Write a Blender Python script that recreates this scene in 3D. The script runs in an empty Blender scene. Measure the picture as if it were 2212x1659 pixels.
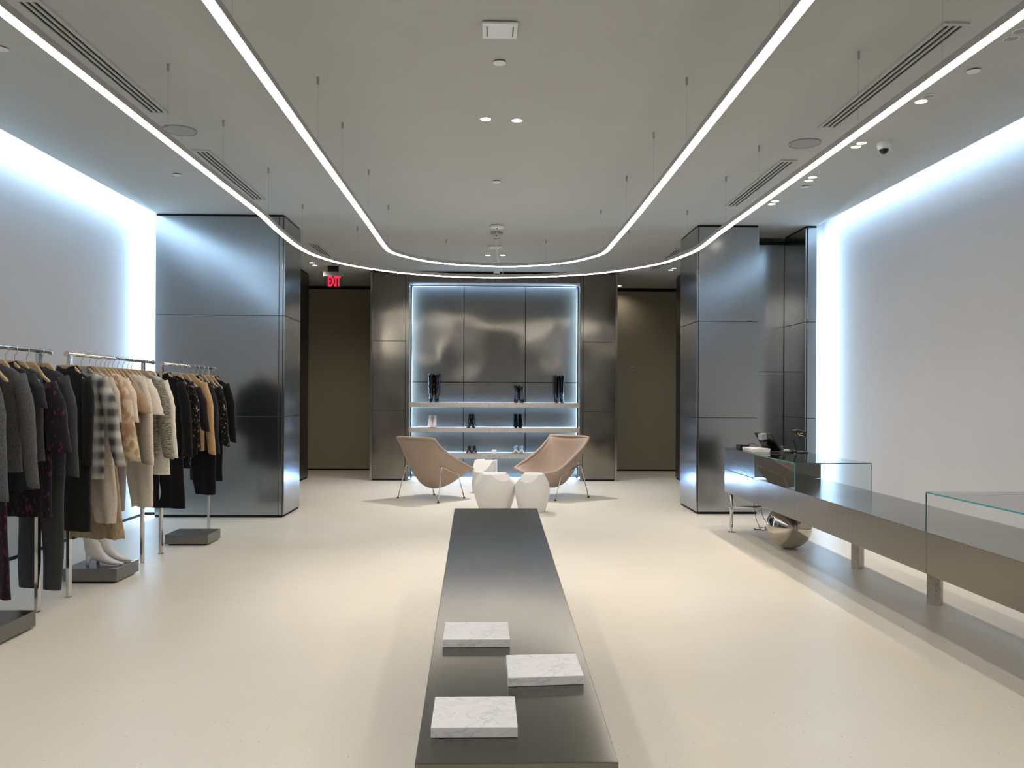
import bpy, math, random
from mathutils import Vector, Matrix, noise
PI = math.pi
random.seed(7)
SC = bpy.context.scene
COL = SC.collection

# ------------------------------------------------------------------ camera
F_PX, PX, PY, HC = 1780.0, 1106.0, 857.0, 1.45
YAW, ROLL = math.atan(41 / 1780), math.radians(0.27)
R0 = Vector((math.cos(YAW), -math.sin(YAW), 0)); FW = Vector((math.sin(YAW), math.cos(YAW), 0)); UP = Vector((0, 0, 1))
RC = R0 * math.cos(ROLL) + UP * math.sin(ROLL)
UC = UP * math.cos(ROLL) - R0 * math.sin(ROLL)
cam_d = bpy.data.cameras.new('camera'); cam = bpy.data.objects.new('camera', cam_d); COL.objects.link(cam)
cam_d.sensor_width = 36; cam_d.lens = F_PX / 2212 * 36
cam_d.shift_y = (PY - 829.5) / 2212
cam_d.clip_start = 0.05; cam_d.clip_end = 100
m = Matrix((RC, UC, -FW)).transposed().to_4x4(); m.translation = Vector((0, 0, HC))
cam.matrix_world = m
SC.camera = cam
SC.view_settings.view_transform = 'Standard'; SC.view_settings.look = 'None'
SC.view_settings.gamma = 1; SC.view_settings.use_curve_mapping = False
SC.view_settings.exposure = 0.0

def ray(px, py):
    u, v = (px - PX) / F_PX, (PY - py) / F_PX
    return (RC * u + UC * v + FW)
O = Vector((0, 0, HC))
def on_z(px, py, z):
    r = ray(px, py); return O + r * ((z - HC) / r.z)
def on_y(px, py, y):
    r = ray(px, py); return O + r * (y / r.y)
def on_x(px, py, x):
    r = ray(px, py); return O + r * (x / r.x)

# ------------------------------------------------------------------ world and large lights
w = bpy.data.worlds.new('world'); SC.world = w; w.use_nodes = True
w.node_tree.nodes['Background'].inputs[0].default_value = (0.8, 0.85, 0.9, 1)
w.node_tree.nodes['Background'].inputs[1].default_value = 0.05
COOL = (0.50, 0.74, 1.0)
WARM = (1.0, 0.87, 0.75)
CEIL = 3.6
SLOT_L, SLOT_R = -4.0, 4.03       # ceiling edges beside the light coves
WALL_L, WALL_R = -4.19, 4.22

def area(name, loc, direction, sx, sy, power, color, spread=PI):
    d = bpy.data.lights.new(name, 'AREA'); d.shape = 'RECTANGLE'; d.size = sx; d.size_y = sy
    d.energy = power; d.color = color; d.spread = spread
    o = bpy.data.objects.new(name, d); COL.objects.link(o); o.location = loc
    return o, Vector(direction).normalized()
def aim(o, direction, xaxis):
    z = -direction; x = Vector(xaxis).normalized(); y = z.cross(x)
    mm = Matrix((x, y, z)).transposed().to_4x4(); mm.translation = o.location; o.matrix_world = mm
for nm, x, sgn, COVE_P in (('cove_light_left', SLOT_L - 0.012, -1, 130.0), ('cove_light_right', SLOT_R + 0.012, 1, 60.0)):
    o, d = area(nm, (x, 3.6, 3.655), (sgn, 0, -0.45), 13.0, 0.03, COVE_P, COOL)
    aim(o, d, (0, 1, 0))
for nm, x, y, sgn in (('pier_light_left', SLOT_L - 0.012, 9.95, -1), ('pier_light_right', SLOT_R + 0.012, 10.32, 1)):
    o, d = area(nm, (x, y, 1.82), (sgn, -0.5, 0), 3.4, 0.03, 60.0, COOL)
    aim(o, d, (0, 0, 1))

# ------------------------------------------------------------------ materials
MATS = {}
def newmat(name):
    mt = bpy.data.materials.new(name); mt.use_nodes = True; nt = mt.node_tree
    b = nt.nodes['Principled BSDF']; MATS[name] = mt
    return mt, nt, b
def lin(c):
    return tuple(((v / 255) / 12.92 if v / 255 <= 0.04045 else ((v / 255 + 0.055) / 1.055) ** 2.4) for v in c) + (1,)
def N(nt, t, **kw):
    n = nt.nodes.new(t)
    for k, v in kw.items():
        if k in n.inputs.keys(): n.inputs[k].default_value = v
        else: setattr(n, k, v)
    return n
def coords(nt, scale=(1, 1, 1), kind='Object', rot=(0, 0, 0)):
    tc = nt.nodes.new('ShaderNodeTexCoord'); mp = nt.nodes.new('ShaderNodeMapping')
    mp.inputs['Scale'].default_value = scale; mp.inputs['Rotation'].default_value = rot
    nt.links.new(tc.outputs[kind], mp.inputs[0]); return mp.outputs[0]
def ramp(nt, fac, stops):
    r = nt.nodes.new('ShaderNodeValToRGB'); e = r.color_ramp.elements
    while len(e) < len(stops): e.new(0.5)
    for i, (p, c) in enumerate(stops): e[i].position = p; e[i].color = c if len(c) == 4 else tuple(c) + (1,)
    nt.links.new(fac, r.inputs[0]); return r.outputs[0]
def plain(name, rgb, rough=0.5, metal=0.0, emit=0, spec=0.5, coat=0):
    mt, nt, b = newmat(name)
    b.inputs['Base Color'].default_value = lin(rgb); b.inputs['Roughness'].default_value = rough
    b.inputs['Metallic'].default_value = metal; b.inputs['Specular IOR Level'].default_value = spec
    b.inputs['Coat Weight'].default_value = coat
    if emit:
        b.inputs['Emission Color'].default_value = lin(rgb); b.inputs['Emission Strength'].default_value = emit
    # faint mottling so that nothing is perfectly flat
    if not emit:
        nz = N(nt, 'ShaderNodeTexNoise', Scale=3.0, Detail=3.0); nt.links.new(coords(nt), nz.inputs['Vector'])
        mx = N(nt, 'ShaderNodeMixRGB', blend_type='MULTIPLY'); mx.inputs[0].default_value = 0.06
        mx.inputs[1].default_value = lin(rgb); nt.links.new(nz.outputs[0], mx.inputs[2]); nt.links.new(mx.outputs[0], b.inputs['Base Color'])
    return mt
def emitter(name, rgb, strength):
    mt = bpy.data.materials.new(name); mt.use_nodes = True; nt = mt.node_tree; nt.nodes.clear()
    e = nt.nodes.new('ShaderNodeEmission'); o = nt.nodes.new('ShaderNodeOutputMaterial')
    e.inputs[0].default_value = tuple(rgb) + (1,); e.inputs[1].default_value = strength
    nt.links.new(e.outputs[0], o.inputs[0]); MATS[name] = mt; return mt
def steel(name, rgb, rough=0.3, aniso=0.6, brush=(1, 1, 120), wave=0.02, wscale=0.8, brushamt=0.004, rot=0.0, metal=1.0):
    mt, nt, b = newmat(name)
    b.inputs['Metallic'].default_value = metal
    v = coords(nt, brush, 'Object')
    nz = N(nt, 'ShaderNodeTexNoise', Scale=6.0, Detail=4.0); nt.links.new(v, nz.inputs['Vector'])
    c = lin(rgb)
    col = ramp(nt, nz.outputs[0], [(0.3, tuple(x * 0.97 for x in c[:3])), (0.7, tuple(min(1, x * 1.03) for x in c[:3]))])
    nt.links.new(col, b.inputs['Base Color'])
    mr = N(nt, 'ShaderNodeMapRange'); mr.inputs[3].default_value = rough - 0.015; mr.inputs[4].default_value = rough + 0.015
    nt.links.new(nz.outputs[0], mr.inputs[0]); nt.links.new(mr.outputs[0], b.inputs['Roughness'])
    b.inputs['Anisotropic'].default_value = aniso
    b.inputs['Anisotropic Rotation'].default_value = rot
    if aniso:
        tg = nt.nodes.new('ShaderNodeTangent'); tg.direction_type = 'RADIAL'; tg.axis = 'Z'; nt.links.new(tg.outputs[0], b.inputs['Tangent'])
    n2 = N(nt, 'ShaderNodeTexNoise', Scale=wscale, Detail=1.0); nt.links.new(coords(nt, (1, 1, 1), 'Object'), n2.inputs['Vector'])
    b1 = N(nt, 'ShaderNodeBump', Strength=1.0, Distance=wave); nt.links.new(n2.outputs[0], b1.inputs['Height'])
    b2 = N(nt, 'ShaderNodeBump', Strength=brushamt, Distance=0.001); nt.links.new(nz.outputs[0], b2.inputs['Height'])
    nt.links.new(b1.outputs[0], b2.inputs['Normal']); nt.links.new(b2.outputs[0], b.inputs['Normal'])
    return mt
def fabric(name, rgb, rgb2=None, scale=60, bump=0.3, stretch=(1, 1, 1), lo=0.4, hi=0.6, detail=4, rough=0.95, sheen=0.1):
    mt, nt, b = newmat(name)
    nz = N(nt, 'ShaderNodeTexNoise', Scale=scale, Detail=detail); nt.links.new(coords(nt, stretch), nz.inputs['Vector'])
    c = lin(rgb); c2 = lin(rgb2) if rgb2 else tuple(x * 0.9 for x in c[:3])
    nt.links.new(ramp(nt, nz.outputs[0], [(lo, c2), (hi, c)]), b.inputs['Base Color'])
    b.inputs['Roughness'].default_value = rough; b.inputs['Specular IOR Level'].default_value = 0.2
    b.inputs['Sheen Weight'].default_value = sheen
    f = N(nt, 'ShaderNodeTexNoise', Scale=350.0, Detail=2.0); nt.links.new(coords(nt), f.inputs['Vector'])
    bp = N(nt, 'ShaderNodeBump', Strength=bump, Distance=0.004); nt.links.new(f.outputs[0], bp.inputs['Height'])
    nt.links.new(bp.outputs[0], b.inputs['Normal'])
    return mt
def plaid():
    mt, nt, b = newmat('plaid_wool')
    outs = []
    for sc_, off in (((7.5, 0, 0), 0.3), ((0, 0, 7.5), 0.0)):
        wv = N(nt, 'ShaderNodeTexWave', Scale=1.0, Distortion=0.25, Detail=1.0); wv.inputs['Phase Offset'].default_value = off
        nt.links.new(coords(nt, (sc_[0] * 0.4, 0, sc_[2] * 0.4)), wv.inputs['Vector'])
        wv.bands_direction = 'X' if sc_[0] else 'Z'
        outs.append(ramp(nt, wv.outputs['Fac'], [(0.12, (0.05, 0.05, 0.05)), (0.4, (0.16, 0.16, 0.15)), (0.95, (0.52, 0.50, 0.45))]))
    mx = N(nt, 'ShaderNodeMixRGB', blend_type='MIX'); mx.inputs[0].default_value = 0.5
    nt.links.new(outs[0], mx.inputs[1]); nt.links.new(outs[1], mx.inputs[2])
    nz = N(nt, 'ShaderNodeTexNoise', Scale=120.0); m2 = N(nt, 'ShaderNodeMixRGB', blend_type='OVERLAY'); m2.inputs[0].default_value = 0.6
    nt.links.new(mx.outputs[0], m2.inputs[1]); nt.links.new(nz.outputs[0], m2.inputs[2]); nt.links.new(m2.outputs[0], b.inputs['Base Color'])
    b.inputs['Roughness'].default_value = 0.95
    return mt
def marble(name, base=(232, 232, 230), vein=(150, 152, 155), scale=2.2, rough=0.35, fine=1.0):
    mt, nt, b = newmat(name)
    v = coords(nt, (1, 1.6, 1), rot=(0, 0, 0.5))
    nz = N(nt, 'ShaderNodeTexNoise', Scale=scale * 2.5, Detail=8.0, Distortion=1.6); nt.links.new(v, nz.inputs['Vector'])
    col = ramp(nt, nz.outputs[0], [(0.40, lin(base)), (0.485, lin(base)), (0.5, lin(vein)), (0.515, lin(base)), (0.65, tuple(x * 0.93 for x in lin(base)[:3]))])
    n2 = N(nt, 'ShaderNodeTexNoise', Scale=40.0, Detail=3.0)
    nt.links.new(v, n2.inputs['Vector'])
    mx = N(nt, 'ShaderNodeMixRGB', blend_type='MULTIPLY'); mx.inputs[0].default_value = 0.18 * fine
    nt.links.new(col, mx.inputs[1]); nt.links.new(n2.outputs[0], mx.inputs[2]); nt.links.new(mx.outputs[0], b.inputs['Base Color'])
    b.inputs['Roughness'].default_value = rough
    return mt

def floor_mat():
    mt, nt, b = newmat('terrazzo')
    v = coords(nt)
    n1 = N(nt, 'ShaderNodeTexNoise', Scale=0.9, Detail=5.0); nt.links.new(v, n1.inputs['Vector'])
    base = ramp(nt, n1.outputs[0], [(0.3, lin((222, 216, 201))), (0.7, lin((228, 222, 208)))])
    def chips(scale, thr, col, src, keep):
        vo = N(nt, 'ShaderNodeTexVoronoi', Scale=scale); nt.links.new(v, vo.inputs['Vector'])
        lt = N(nt, 'ShaderNodeMath', operation='LESS_THAN'); lt.inputs[1].default_value = thr; nt.links.new(vo.outputs['Distance'], lt.inputs[0])
        sp = nt.nodes.new('ShaderNodeSeparateColor'); nt.links.new(vo.outputs['Color'], sp.inputs[0])
        gt = N(nt, 'ShaderNodeMath', operation='LESS_THAN'); gt.inputs[1].default_value = keep; nt.links.new(sp.outputs[0], gt.inputs[0])
        mu = N(nt, 'ShaderNodeMath', operation='MULTIPLY'); nt.links.new(lt.outputs[0], mu.inputs[0]); nt.links.new(gt.outputs[0], mu.inputs[1])
        mx = nt.nodes.new('ShaderNodeMixRGB'); nt.links.new(mu.outputs[0], mx.inputs[0]); nt.links.new(src, mx.inputs[1]); mx.inputs[2].default_value = lin(col)
        return mx.outputs[0]
    c = chips(75, 0.16, (182, 170, 152), base, 0.10)
    c = chips(40, 0.11, (140, 126, 108), c, 0.07)
    c = chips(55, 0.3, (232, 226, 214), c, 0.12)
    nt.links.new(c, b.inputs['Base Color'])
    b.inputs['Roughness'].default_value = 0.32; b.inputs['Specular IOR Level'].default_value = 0.4
    n3 = N(nt, 'ShaderNodeTexNoise', Scale=5.0, Detail=3.0); nt.links.new(v, n3.inputs['Vector'])
    mr = N(nt, 'ShaderNodeMapRange'); mr.inputs[3].default_value = 0.28; mr.inputs[4].default_value = 0.42
    nt.links.new(n3.outputs[0], mr.inputs[0]); nt.links.new(mr.outputs[0], b.inputs['Roughness'])
    return mt
def glass_mat(name, tint=(0.985, 0.995, 0.992)):
    mt = bpy.data.materials.new(name); mt.use_nodes = True; nt = mt.node_tree; nt.nodes.clear()
    t = nt.nodes.new('ShaderNodeBsdfTransparent'); t.inputs[0].default_value = tint + (1,)
    g = nt.nodes.new('ShaderNodeBsdfGlossy'); g.inputs['Roughness'].default_value = 0.01
    lw = nt.nodes.new('ShaderNodeLayerWeight'); pw = N(nt, 'ShaderNodeMath', operation='POWER'); pw.inputs[1].default_value = 5; nt.links.new(lw.outputs['Facing'], pw.inputs[0]); fr = N(nt, 'ShaderNodeMath', operation='MULTIPLY_ADD'); fr.inputs[1].default_value = 0.9; fr.inputs[2].default_value = 0.035; nt.links.new(pw.outputs[0], fr.inputs[0])
    mx = nt.nodes.new('ShaderNodeMixShader'); o = nt.nodes.new('ShaderNodeOutputMaterial')
    nt.links.new(fr.outputs[0], mx.inputs[0]); nt.links.new(t.outputs[0], mx.inputs[1]); nt.links.new(g.outputs[0], mx.inputs[2]); nt.links.new(mx.outputs[0], o.inputs[0])
    MATS[name] = mt; return mt

M_FLOOR = floor_mat()
M_CEIL = plain('ceiling_paint', (184, 186, 182), 0.9, spec=0.2)
M_WALL = plain('wall_paint', (192, 193, 195), 0.85, spec=0.2)
M_BLACK = plain('shadow_gap', (14, 14, 14), 0.8)
M_STEEL = steel('panel_steel', (166, 169, 171), 0.19, 0.0, (60, 60, 1), 0.02, 0.8)
M_STEEL_D = steel('dark_panel_steel', (92, 93, 92), 0.30, 0.0, (60, 60, 1), 0.012, 0.7)
M_STEEL_B = steel('rippled_panel_steel', (128, 124, 116), 0.17, 0.0, (60, 60, 1), 0.05, 1.0)
M_STEEL_N = steel('niche_panel_steel', (112, 110, 104), 0.14, 0.0, (1, 60, 60), 0.05, 0.9, metal=0.66)
M_BENCH = steel('bench_steel', (122, 120, 114), 0.17, 0.0, (140, 1, 1), 0.002, 1.2, 0.0)
M_COUNTER = steel('counter_steel', (116, 113, 107), 0.17, 0.0, (1, 1, 100), 0.012, 1.0)
M_PLINTH = steel('plinth_steel', (128, 126, 122), 0.28, 0.0, (1, 1, 60), 0.001)
M_CHROME = plain('chrome', (215, 212, 208), 0.10, 1.0)
M_BALL = steel('mirror_steel', (190, 182, 170), 0.07, 0.0, (1, 1, 1), 0.004, 3.0, 0)
M_ALU = plain('aluminium', (172, 168, 164), 0.45, 0.5)
M_TAN = plain('tan_wall_covering', (142, 136, 116), 0.8)
M_MARBLE = marble('white_marble', (236, 236, 235), (208, 210, 211), 1.6)
M_SHELF = marble('grey_marble_shelf', (172, 166, 157), (130, 124, 116), 3.0, 0.4)
M_TRAV = marble('travertine', (212, 202, 186), (150, 134, 112), 5.0, 0.5, 1.2)
M_WHITE = plain('white_lacquer', (228, 226, 220), 0.45)
M_OFFW = plain('white_plastic', (225, 225, 222), 0.4)
M_GREYP = plain('grey_plastic', (150, 150, 150), 0.5)
M_BLK = plain('black_plastic', (14, 14, 15), 0.35)
M_BLKL = plain('black_leather', (7, 7, 8), 0.3, spec=0.4)
M_SUEDE = plain('black_suede', (8, 8, 9), 0.95, spec=0.1)
M_WLEA = plain('white_leather', (226, 224, 222), 0.35)
M_PLEA = plain('pale_pink_leather', (214, 196, 190), 0.4)
M_WOOD = fabric('beech_wood', (196, 172, 140), (182, 156, 122), 20, 0.05, (1, 8, 8), rough=0.5, sheen=0)
M_GLASS = glass_mat('clear_glass')
M_EDGE = plain('teal_glass_edge', (40, 150, 150), 0.15)
M_EDGE_D = plain('dark_teal_glass_edge', (20, 92, 96), 0.15)
M_CHAIR = fabric('rose_beige_wool', (168, 148, 133), (161, 141, 126), 150, 0.25, sheen=0.3)
M_LED_W = emitter('warm_led', (1.0, 0.905, 0.82), 31.0)
M_LED_C = emitter('cool_led', (0.46, 0.72, 1.0), 135.0)
M_LED_S = emitter('shelf_led', (0.36, 0.60, 1.0), 95.0)
M_DISC_W = emitter('downlight_warm', (1.0, 0.88, 0.76), 14.0)
M_DISC_C = emitter('downlight_cool', (0.75, 0.87, 1.0), 10.0)
M_RED = emitter('exit_red', (1.0, 0.01, 0.04), 3.0)

# ------------------------------------------------------------------ geometry helpers
def mesh(name, verts, faces, mat, parent=None, smooth=False, bevel=0, sub=0, autosmooth=None):
    me = bpy.data.meshes.new(name); me.from_pydata([tuple(v) for v in verts], [], faces); me.update()
    if mat: me.materials.append(mat)
    o = bpy.data.objects.new(name, me); COL.objects.link(o)
    if smooth: me.polygons.foreach_set('use_smooth', [True] * len(me.polygons))
    if parent is not None:
        o.parent = parent
    if bevel:
        b = o.modifiers.new('bevel', 'BEVEL'); b.width = bevel; b.segments = 2; b.limit_method = 'ANGLE'
    if sub:
        s = o.modifiers.new('sub', 'SUBSURF'); s.levels = sub; s.render_levels = sub
    return o
def empty(name, loc=(0, 0, 0), rz=0.0):
    o = bpy.data.objects.new(name, None); COL.objects.link(o); o.location = loc; o.rotation_euler = (0, 0, rz); o.empty_display_size = 0.05
    return o
def tag(o, label=None, cat=None, group=None, kind=None):
    if label: o['label'] = label
    if cat: o['category'] = cat
    if group: o['group'] = group
    if kind: o['kind'] = kind
    return o
def thing(name, label, cat, loc=(0, 0, 0), rz=0.0, group=None):
    return tag(empty(name, loc, rz), label, cat, group)
class G:
    """collects shapes, becomes ONE mesh"""
    def __init__(s): s.v = []; s.f = []
    def box(s, x0, x1, y0, y1, z0, z1, mat=None):
        n = len(s.v)
        vs = [(x0, y0, z0), (x1, y0, z0), (x1, y1, z0), (x0, y1, z0), (x0, y0, z1), (x1, y0, z1), (x1, y1, z1), (x0, y1, z1)]
        s.v += [tuple(mat @ Vector(a)) for a in vs] if mat else vs
        s.f += [tuple(n + i for i in q) for q in ((0, 3, 2, 1), (4, 5, 6, 7), (0, 1, 5, 4), (1, 2, 6, 5), (2, 3, 7, 6), (3, 0, 4, 7))]
        return s
    def prism(s, pts, z0, z1):
        n = len(s.v); k = len(pts)
        s.v += [(p[0], p[1], z0) for p in pts] + [(p[0], p[1], z1) for p in pts]
        s.f += [tuple(n + i for i in reversed(range(k))), tuple(n + k + i for i in range(k))]
        s.f += [(n + i, n + (i + 1) % k, n + k + (i + 1) % k, n + k + i) for i in range(k)]
        return s
    def loft(s, rings, cap0=True, cap1=True):
        n = len(s.v); k = len(rings[0])
        for r in rings: s.v += [tuple(p) for p in r]
        for i in range(len(rings) - 1):
            for j in range(k):
                a, b = n + i * k + j, n + i * k + (j + 1) % k
                s.f.append((a, b, b + k, a + k))
        if cap0: s.f.append(tuple(n + j for j in reversed(range(k))))
        if cap1: s.f.append(tuple(n + (len(rings) - 1) * k + j for j in range(k)))
        return s
    def tube(s, pts, r, k=10, closed=False):
        pts = [Vector(p) for p in pts]; rings = []
        rr = r if isinstance(r, (list, tuple)) else [r] * len(pts)
        t = (pts[1] - pts[0]).normalized(); a = Vector((0, 0, 1)) if abs(t.z) < 0.9 else Vector((1, 0, 0))
        u = t.cross(a).normalized()
        for i, p in enumerate(pts):
            t = ((pts[min(i + 1, len(pts) - 1)] - pts[max(i - 1, 0)])).normalized()
            u = (u - t * u.dot(t)).normalized(); v = t.cross(u)
            rings.append([p + (u * math.cos(2 * PI * j / k) + v * math.sin(2 * PI * j / k)) * rr[i] for j in range(k)])
        return s.loft(rings)
    def lathe(s, prof, k=24, c=(0, 0)):
        return s.loft([[(c[0] + r * math.cos(2 * PI * j / k), c[1] + r * math.sin(2 * PI * j / k), z) for j in range(k)] for r, z in prof])
    def obj(s, name, mat, parent=None, smooth=False, bevel=0, sub=0):
        return mesh(name, s.v, s.f, mat, parent, smooth, bevel, sub)
def smooth_by_angle(o, ang=40):
    # faces are all flagged smooth; sharp edges above the angle
    me = o.data; me.polygons.foreach_set('use_smooth', [True] * len(me.polygons))
    me.set_sharp_from_angle(angle=math.radians(ang)); return o
def struct(o): o['kind'] = 'structure'; return o
def catmull(pts, n=8):
    P = [Vector(p) for p in pts]; out = []
    for i in range(len(P) - 1):
        p0, p1, p2, p3 = P[max(i - 1, 0)], P[i], P[i + 1], P[min(i + 2, len(P) - 1)]
        for k in range(n):
            t = k / n
            out.append(0.5 * ((2 * p1) + (p2 - p0) * t + (2 * p0 - 5 * p1 + 4 * p2 - p3) * t * t + (3 * p1 - p0 - 3 * p2 + p3) * t ** 3))
    out.append(P[-1]); return out

# ------------------------------------------------------------------ room shell
Y0, Y1 = -3.2, 16.15
struct(G().box(-4.6, 4.6, Y0 - .2, 16.6, -0.1, 0).obj('floor', M_FLOOR))
struct(G().box(SLOT_L, SLOT_R, Y0, 16.4, CEIL, CEIL + 0.045).obj('ceiling', M_CEIL))
G_ = G().box(-4.4, 4.45, Y0, 16.4, 3.95, 4.05); struct(G_.obj('ceiling_upper', M_WALL))
def wall(name, x0, x1, y0, y1, z0=0.035, z1=3.95, mat=M_WALL):
    return struct(G().box(x0, x1, y0, y1, z0, z1).obj(name, mat))
wall('wall_left', WALL_L - 0.1, WALL_L, Y0, 10.05)
wall('wall_right', WALL_R, WALL_R + 0.1, Y0, 10.45)
wall('wall_front', -4.3, 4.4, Y0 - 0.1, Y0, 0.0)
wall('wall_left_return', WALL_L - 0.1, -3.95, 10.05, 10.15)
wall('wall_right_return', 3.98, WALL_R + 0.1, 10.45, 10.55)
struct(G().box(WALL_L - 0.06, WALL_L - 0.012, Y0, 10.07, 0, 0.035).obj('baseboard_left', M_BLACK))
struct(G().box(WALL_L - 0.06, -3.95, 10.062, 10.12, 0, 0.035).obj('baseboard_left_return', M_BLACK))
struct(G().box(WALL_R + 0.012, WALL_R + 0.06, Y0, 10.47, 0, 0.035).obj('baseboard_right', M_BLACK))
struct(G().box(3.98, WALL_R + 0.06, 10.462, 10.52, 0, 0.035).obj('baseboard_right_return', M_BLACK))

SEAMS = (0.03, 1.2, 2.4, 3.575)
PT = 0.018
def clad(parent, x0, x1, y0, y1, faces, zs=SEAMS, mat=M_STEEL, splits=None, g=0.003):
    """one thin steel panel object per visible plate; faces: string of f(ront -y), b, l(-x), r(+x)"""
    for fc in faces:
        a, b = (x0, x1) if fc in 'fb' else (y0, y1)
        cuts = [a] + [c for c in (splits or {}).get(fc, [])] + [b]
        for i in range(len(cuts) - 1):
            for j in range(len(zs) - 1):
                p, q = cuts[i] + g, cuts[i + 1] - g
                if fc == 'f': args = (p, q, y0 - PT, y0)
                elif fc == 'b': args = (p, q, y1, y1 + PT)
                elif fc == 'l': args = (x0 - PT, x0, p, q)
                else: args = (x1, x1 + PT, p, q)
                G().box(*args, zs[j] + g, zs[j + 1] - g).obj('panel', mat, parent, bevel=0.0015)
def pier(name, x0, x1, y0, y1, faces, mat=M_STEEL, zs=SEAMS, splits=None):
    core = struct(G().box(x0, x1, y0, y1, 0.0, CEIL).obj(name, M_BLACK))
    clad(core, x0, x1, y0, y1, faces, zs, mat, splits)
    return core
LPY, RPY = 9.86, 10.20
p = pier('pillar', SLOT_L, -2.5, LPY, 10.66, 'fr', splits={'f': [-2.545]})
p = pier('pillar', 2.55, 3.29, RPY, 11.1, 'flr')
p = pier('pillar', 3.91, SLOT_R, RPY, 10.95, 'fl', splits={})
wall('wall_counter_niche', 3.29, 3.91, 10.97, 11.1, 0.03, 3.55, M_BLACK)
clad(bpy.data.objects['wall_counter_niche'], 3.29, 3.89, 10.97, 11.1, 'f', (0.03, 1.8, 3.5), M_STEEL)
# dark passage walls beyond the piers
for s, nm in ((-1, 'wall_passage_left'), (1, 'wall_passage_right')):
    xa, xb = (3.27, 3.4) if s > 0 else (-3.4, -3.27)
    o = wall(nm, xa, xb, 11.1 if s > 0 else 10.66, 14.6, 0.0, CEIL, M_BLACK)
    yy = 11.12 if s > 0 else 10.68
    clad(o, xa, xb, yy, 14.6, 'l' if s > 0 else 'r', SEAMS, M_STEEL_D, {'l': [12.8], 'r': [12.8]})
    xx = sorted((s * 3.4, s * 4.3)); wall(nm + '_end', xx[0], xx[1], 14.4, 14.6, 0.0, CEIL, M_STEEL_D)
    xx = sorted((s * 4.3, s * 4.4)); wall(nm + '_outer', xx[0], xx[1], 14.4, 16.3, 0.0, CEIL, M_WALL)
# far wall with tan covering
fw = wall('wall_back', -4.4, 4.4, 16.2, 16.3, 0.0, CEIL, M_BLACK)
BW_T = 3.53
for a, b in ((-3.75, -1.9), (1.9, 3.75)):
    G().box(a, b, 16.15, 16.2, 0.03, BW_T).obj('covering_panel', M_TAN, fw)
# central display block
BY = 14.2
RX0, RX1, RZ1 = on_y(883, 800, BY).x, on_y(1253, 800, BY).x, on_y(1068, 611, BY).z
LX0, RXE = on_y(800, 800, BY).x, on_y(1333, 800, BY).x
LX1, RXS = on_y(876, 800, BY).x, on_y(1259, 800, BY).x
ps = pier('pillar', LX0 + 0.04, LX1, BY, 16.1, 'fl', M_STEEL_B); G().box(LX0, LX0 + 0.035, BY - 0.03, BY + .05, 0.03, 3.57).obj('edge_trim', M_STEEL, ps)
ps2 = pier('pillar', RXS, RXE - 0.04, BY, 16.1, 'fr', M_STEEL_B); G().box(RXE - 0.035, RXE, BY - 0.03, BY + .05, 0.03, 3.57).obj('edge_trim', M_STEEL, ps2)
G().box(LX1 + 0.006, RX0, BY - 0.03, BY + 0.05, 0.03, 3.57).obj('edge_trim', M_STEEL_B, ps)
G().box(RX1, RXS - 0.006, BY - 0.03, BY + 0.05, 0.03, 3.57).obj('edge_trim', M_STEEL_B, ps2)
hd = struct(G().box(LX1, RXS, BY + 0.02, BY + 0.06, RZ1 + 0.02, CEIL - 0.01).obj('beam', M_BLACK))
xm = (RX0 + RX1) / 2
clad(hd, RX0, RX1, BY, BY + .02, 'f', (RZ1, 3.57), M_STEEL_B, {'f': [xm]})
RD = 0.42
st = struct(G().box(RX0 + 0.0, RX1, BY + 0.06, BY + RD + 0.05, RZ1, RZ1 + 0.03).obj('ceiling_niche', M_WALL))
for s, xj, pp in ((-1, RX0, ps), (1, RX1, ps2)):
    xx = sorted((xj, xj + s * 0.02)); G().box(xx[0], xx[1], BY - 0.01, BY + RD + 0.05, 0.02, RZ1).obj('niche_jamb', M_STEEL_B, pp)
wn = wall('wall_niche', RX0, RX1, BY + RD + 0.06, BY + RD + 0.1, 0.0, RZ1 + .1, M_BLACK)
s1, s2, sz = on_y(1002, 800, BY + RD).x, on_y(1135, 800, BY + RD).x, on_y(1068, 826, BY + RD).z
EDGE = 0.004
clad(wn, RX0 + EDGE, RX1 - EDGE, BY + RD + 0.02, BY + RD + .06, 'f', (0.07, sz, RZ1 - 0.004), M_STEEL_N, {'f': [s1, s2]}, g=0.006)
# LED bars round the niche panel
ya_, yb = BY + RD - 0.065, BY + RD - 0.045
for lx0, lx1 in ((RX0, RX0 + 0.010), (RX1 - 0.010, RX1)): G().box(lx0, lx1, ya_ - 0.005, ya_ - 0.001, 0.05, RZ1 - 0.003).obj('added_led_lip', M_STEEL_B, wn)  # thin lips added to hide the side bars, leaving their glow on the panel
G().box(RX0 + 0.011, RX1 - 0.011, ya_ - 0.005, ya_ - 0.001, RZ1 - 0.010, RZ1).obj('added_led_lip', M_STEEL_B, wn)  # same added lip in front of the top bar
G().box(RX0 + 0.0005, RX0 + 0.004, ya_, yb, 0.05, RZ1 - 0.03).obj('led_bar', M_LED_C, wn)
G().box(RX1 - 0.004, RX1 - 0.0005, ya_, yb, 0.05, RZ1 - 0.03).obj('led_bar', M_LED_C, wn)
G().box(RX0 + 0.03, RX1 - 0.03, ya_, yb, RZ1 - 0.004, RZ1 - 0.0005).obj('led_bar', M_LED_S, wn)
G().box(RX0 + 0.03, RX1 - 0.03, BY + RD - 0.03, BY + RD + 0.015, 0.002, 0.02).obj('led_bar', M_LED_S, wn)
SH = []
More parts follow.
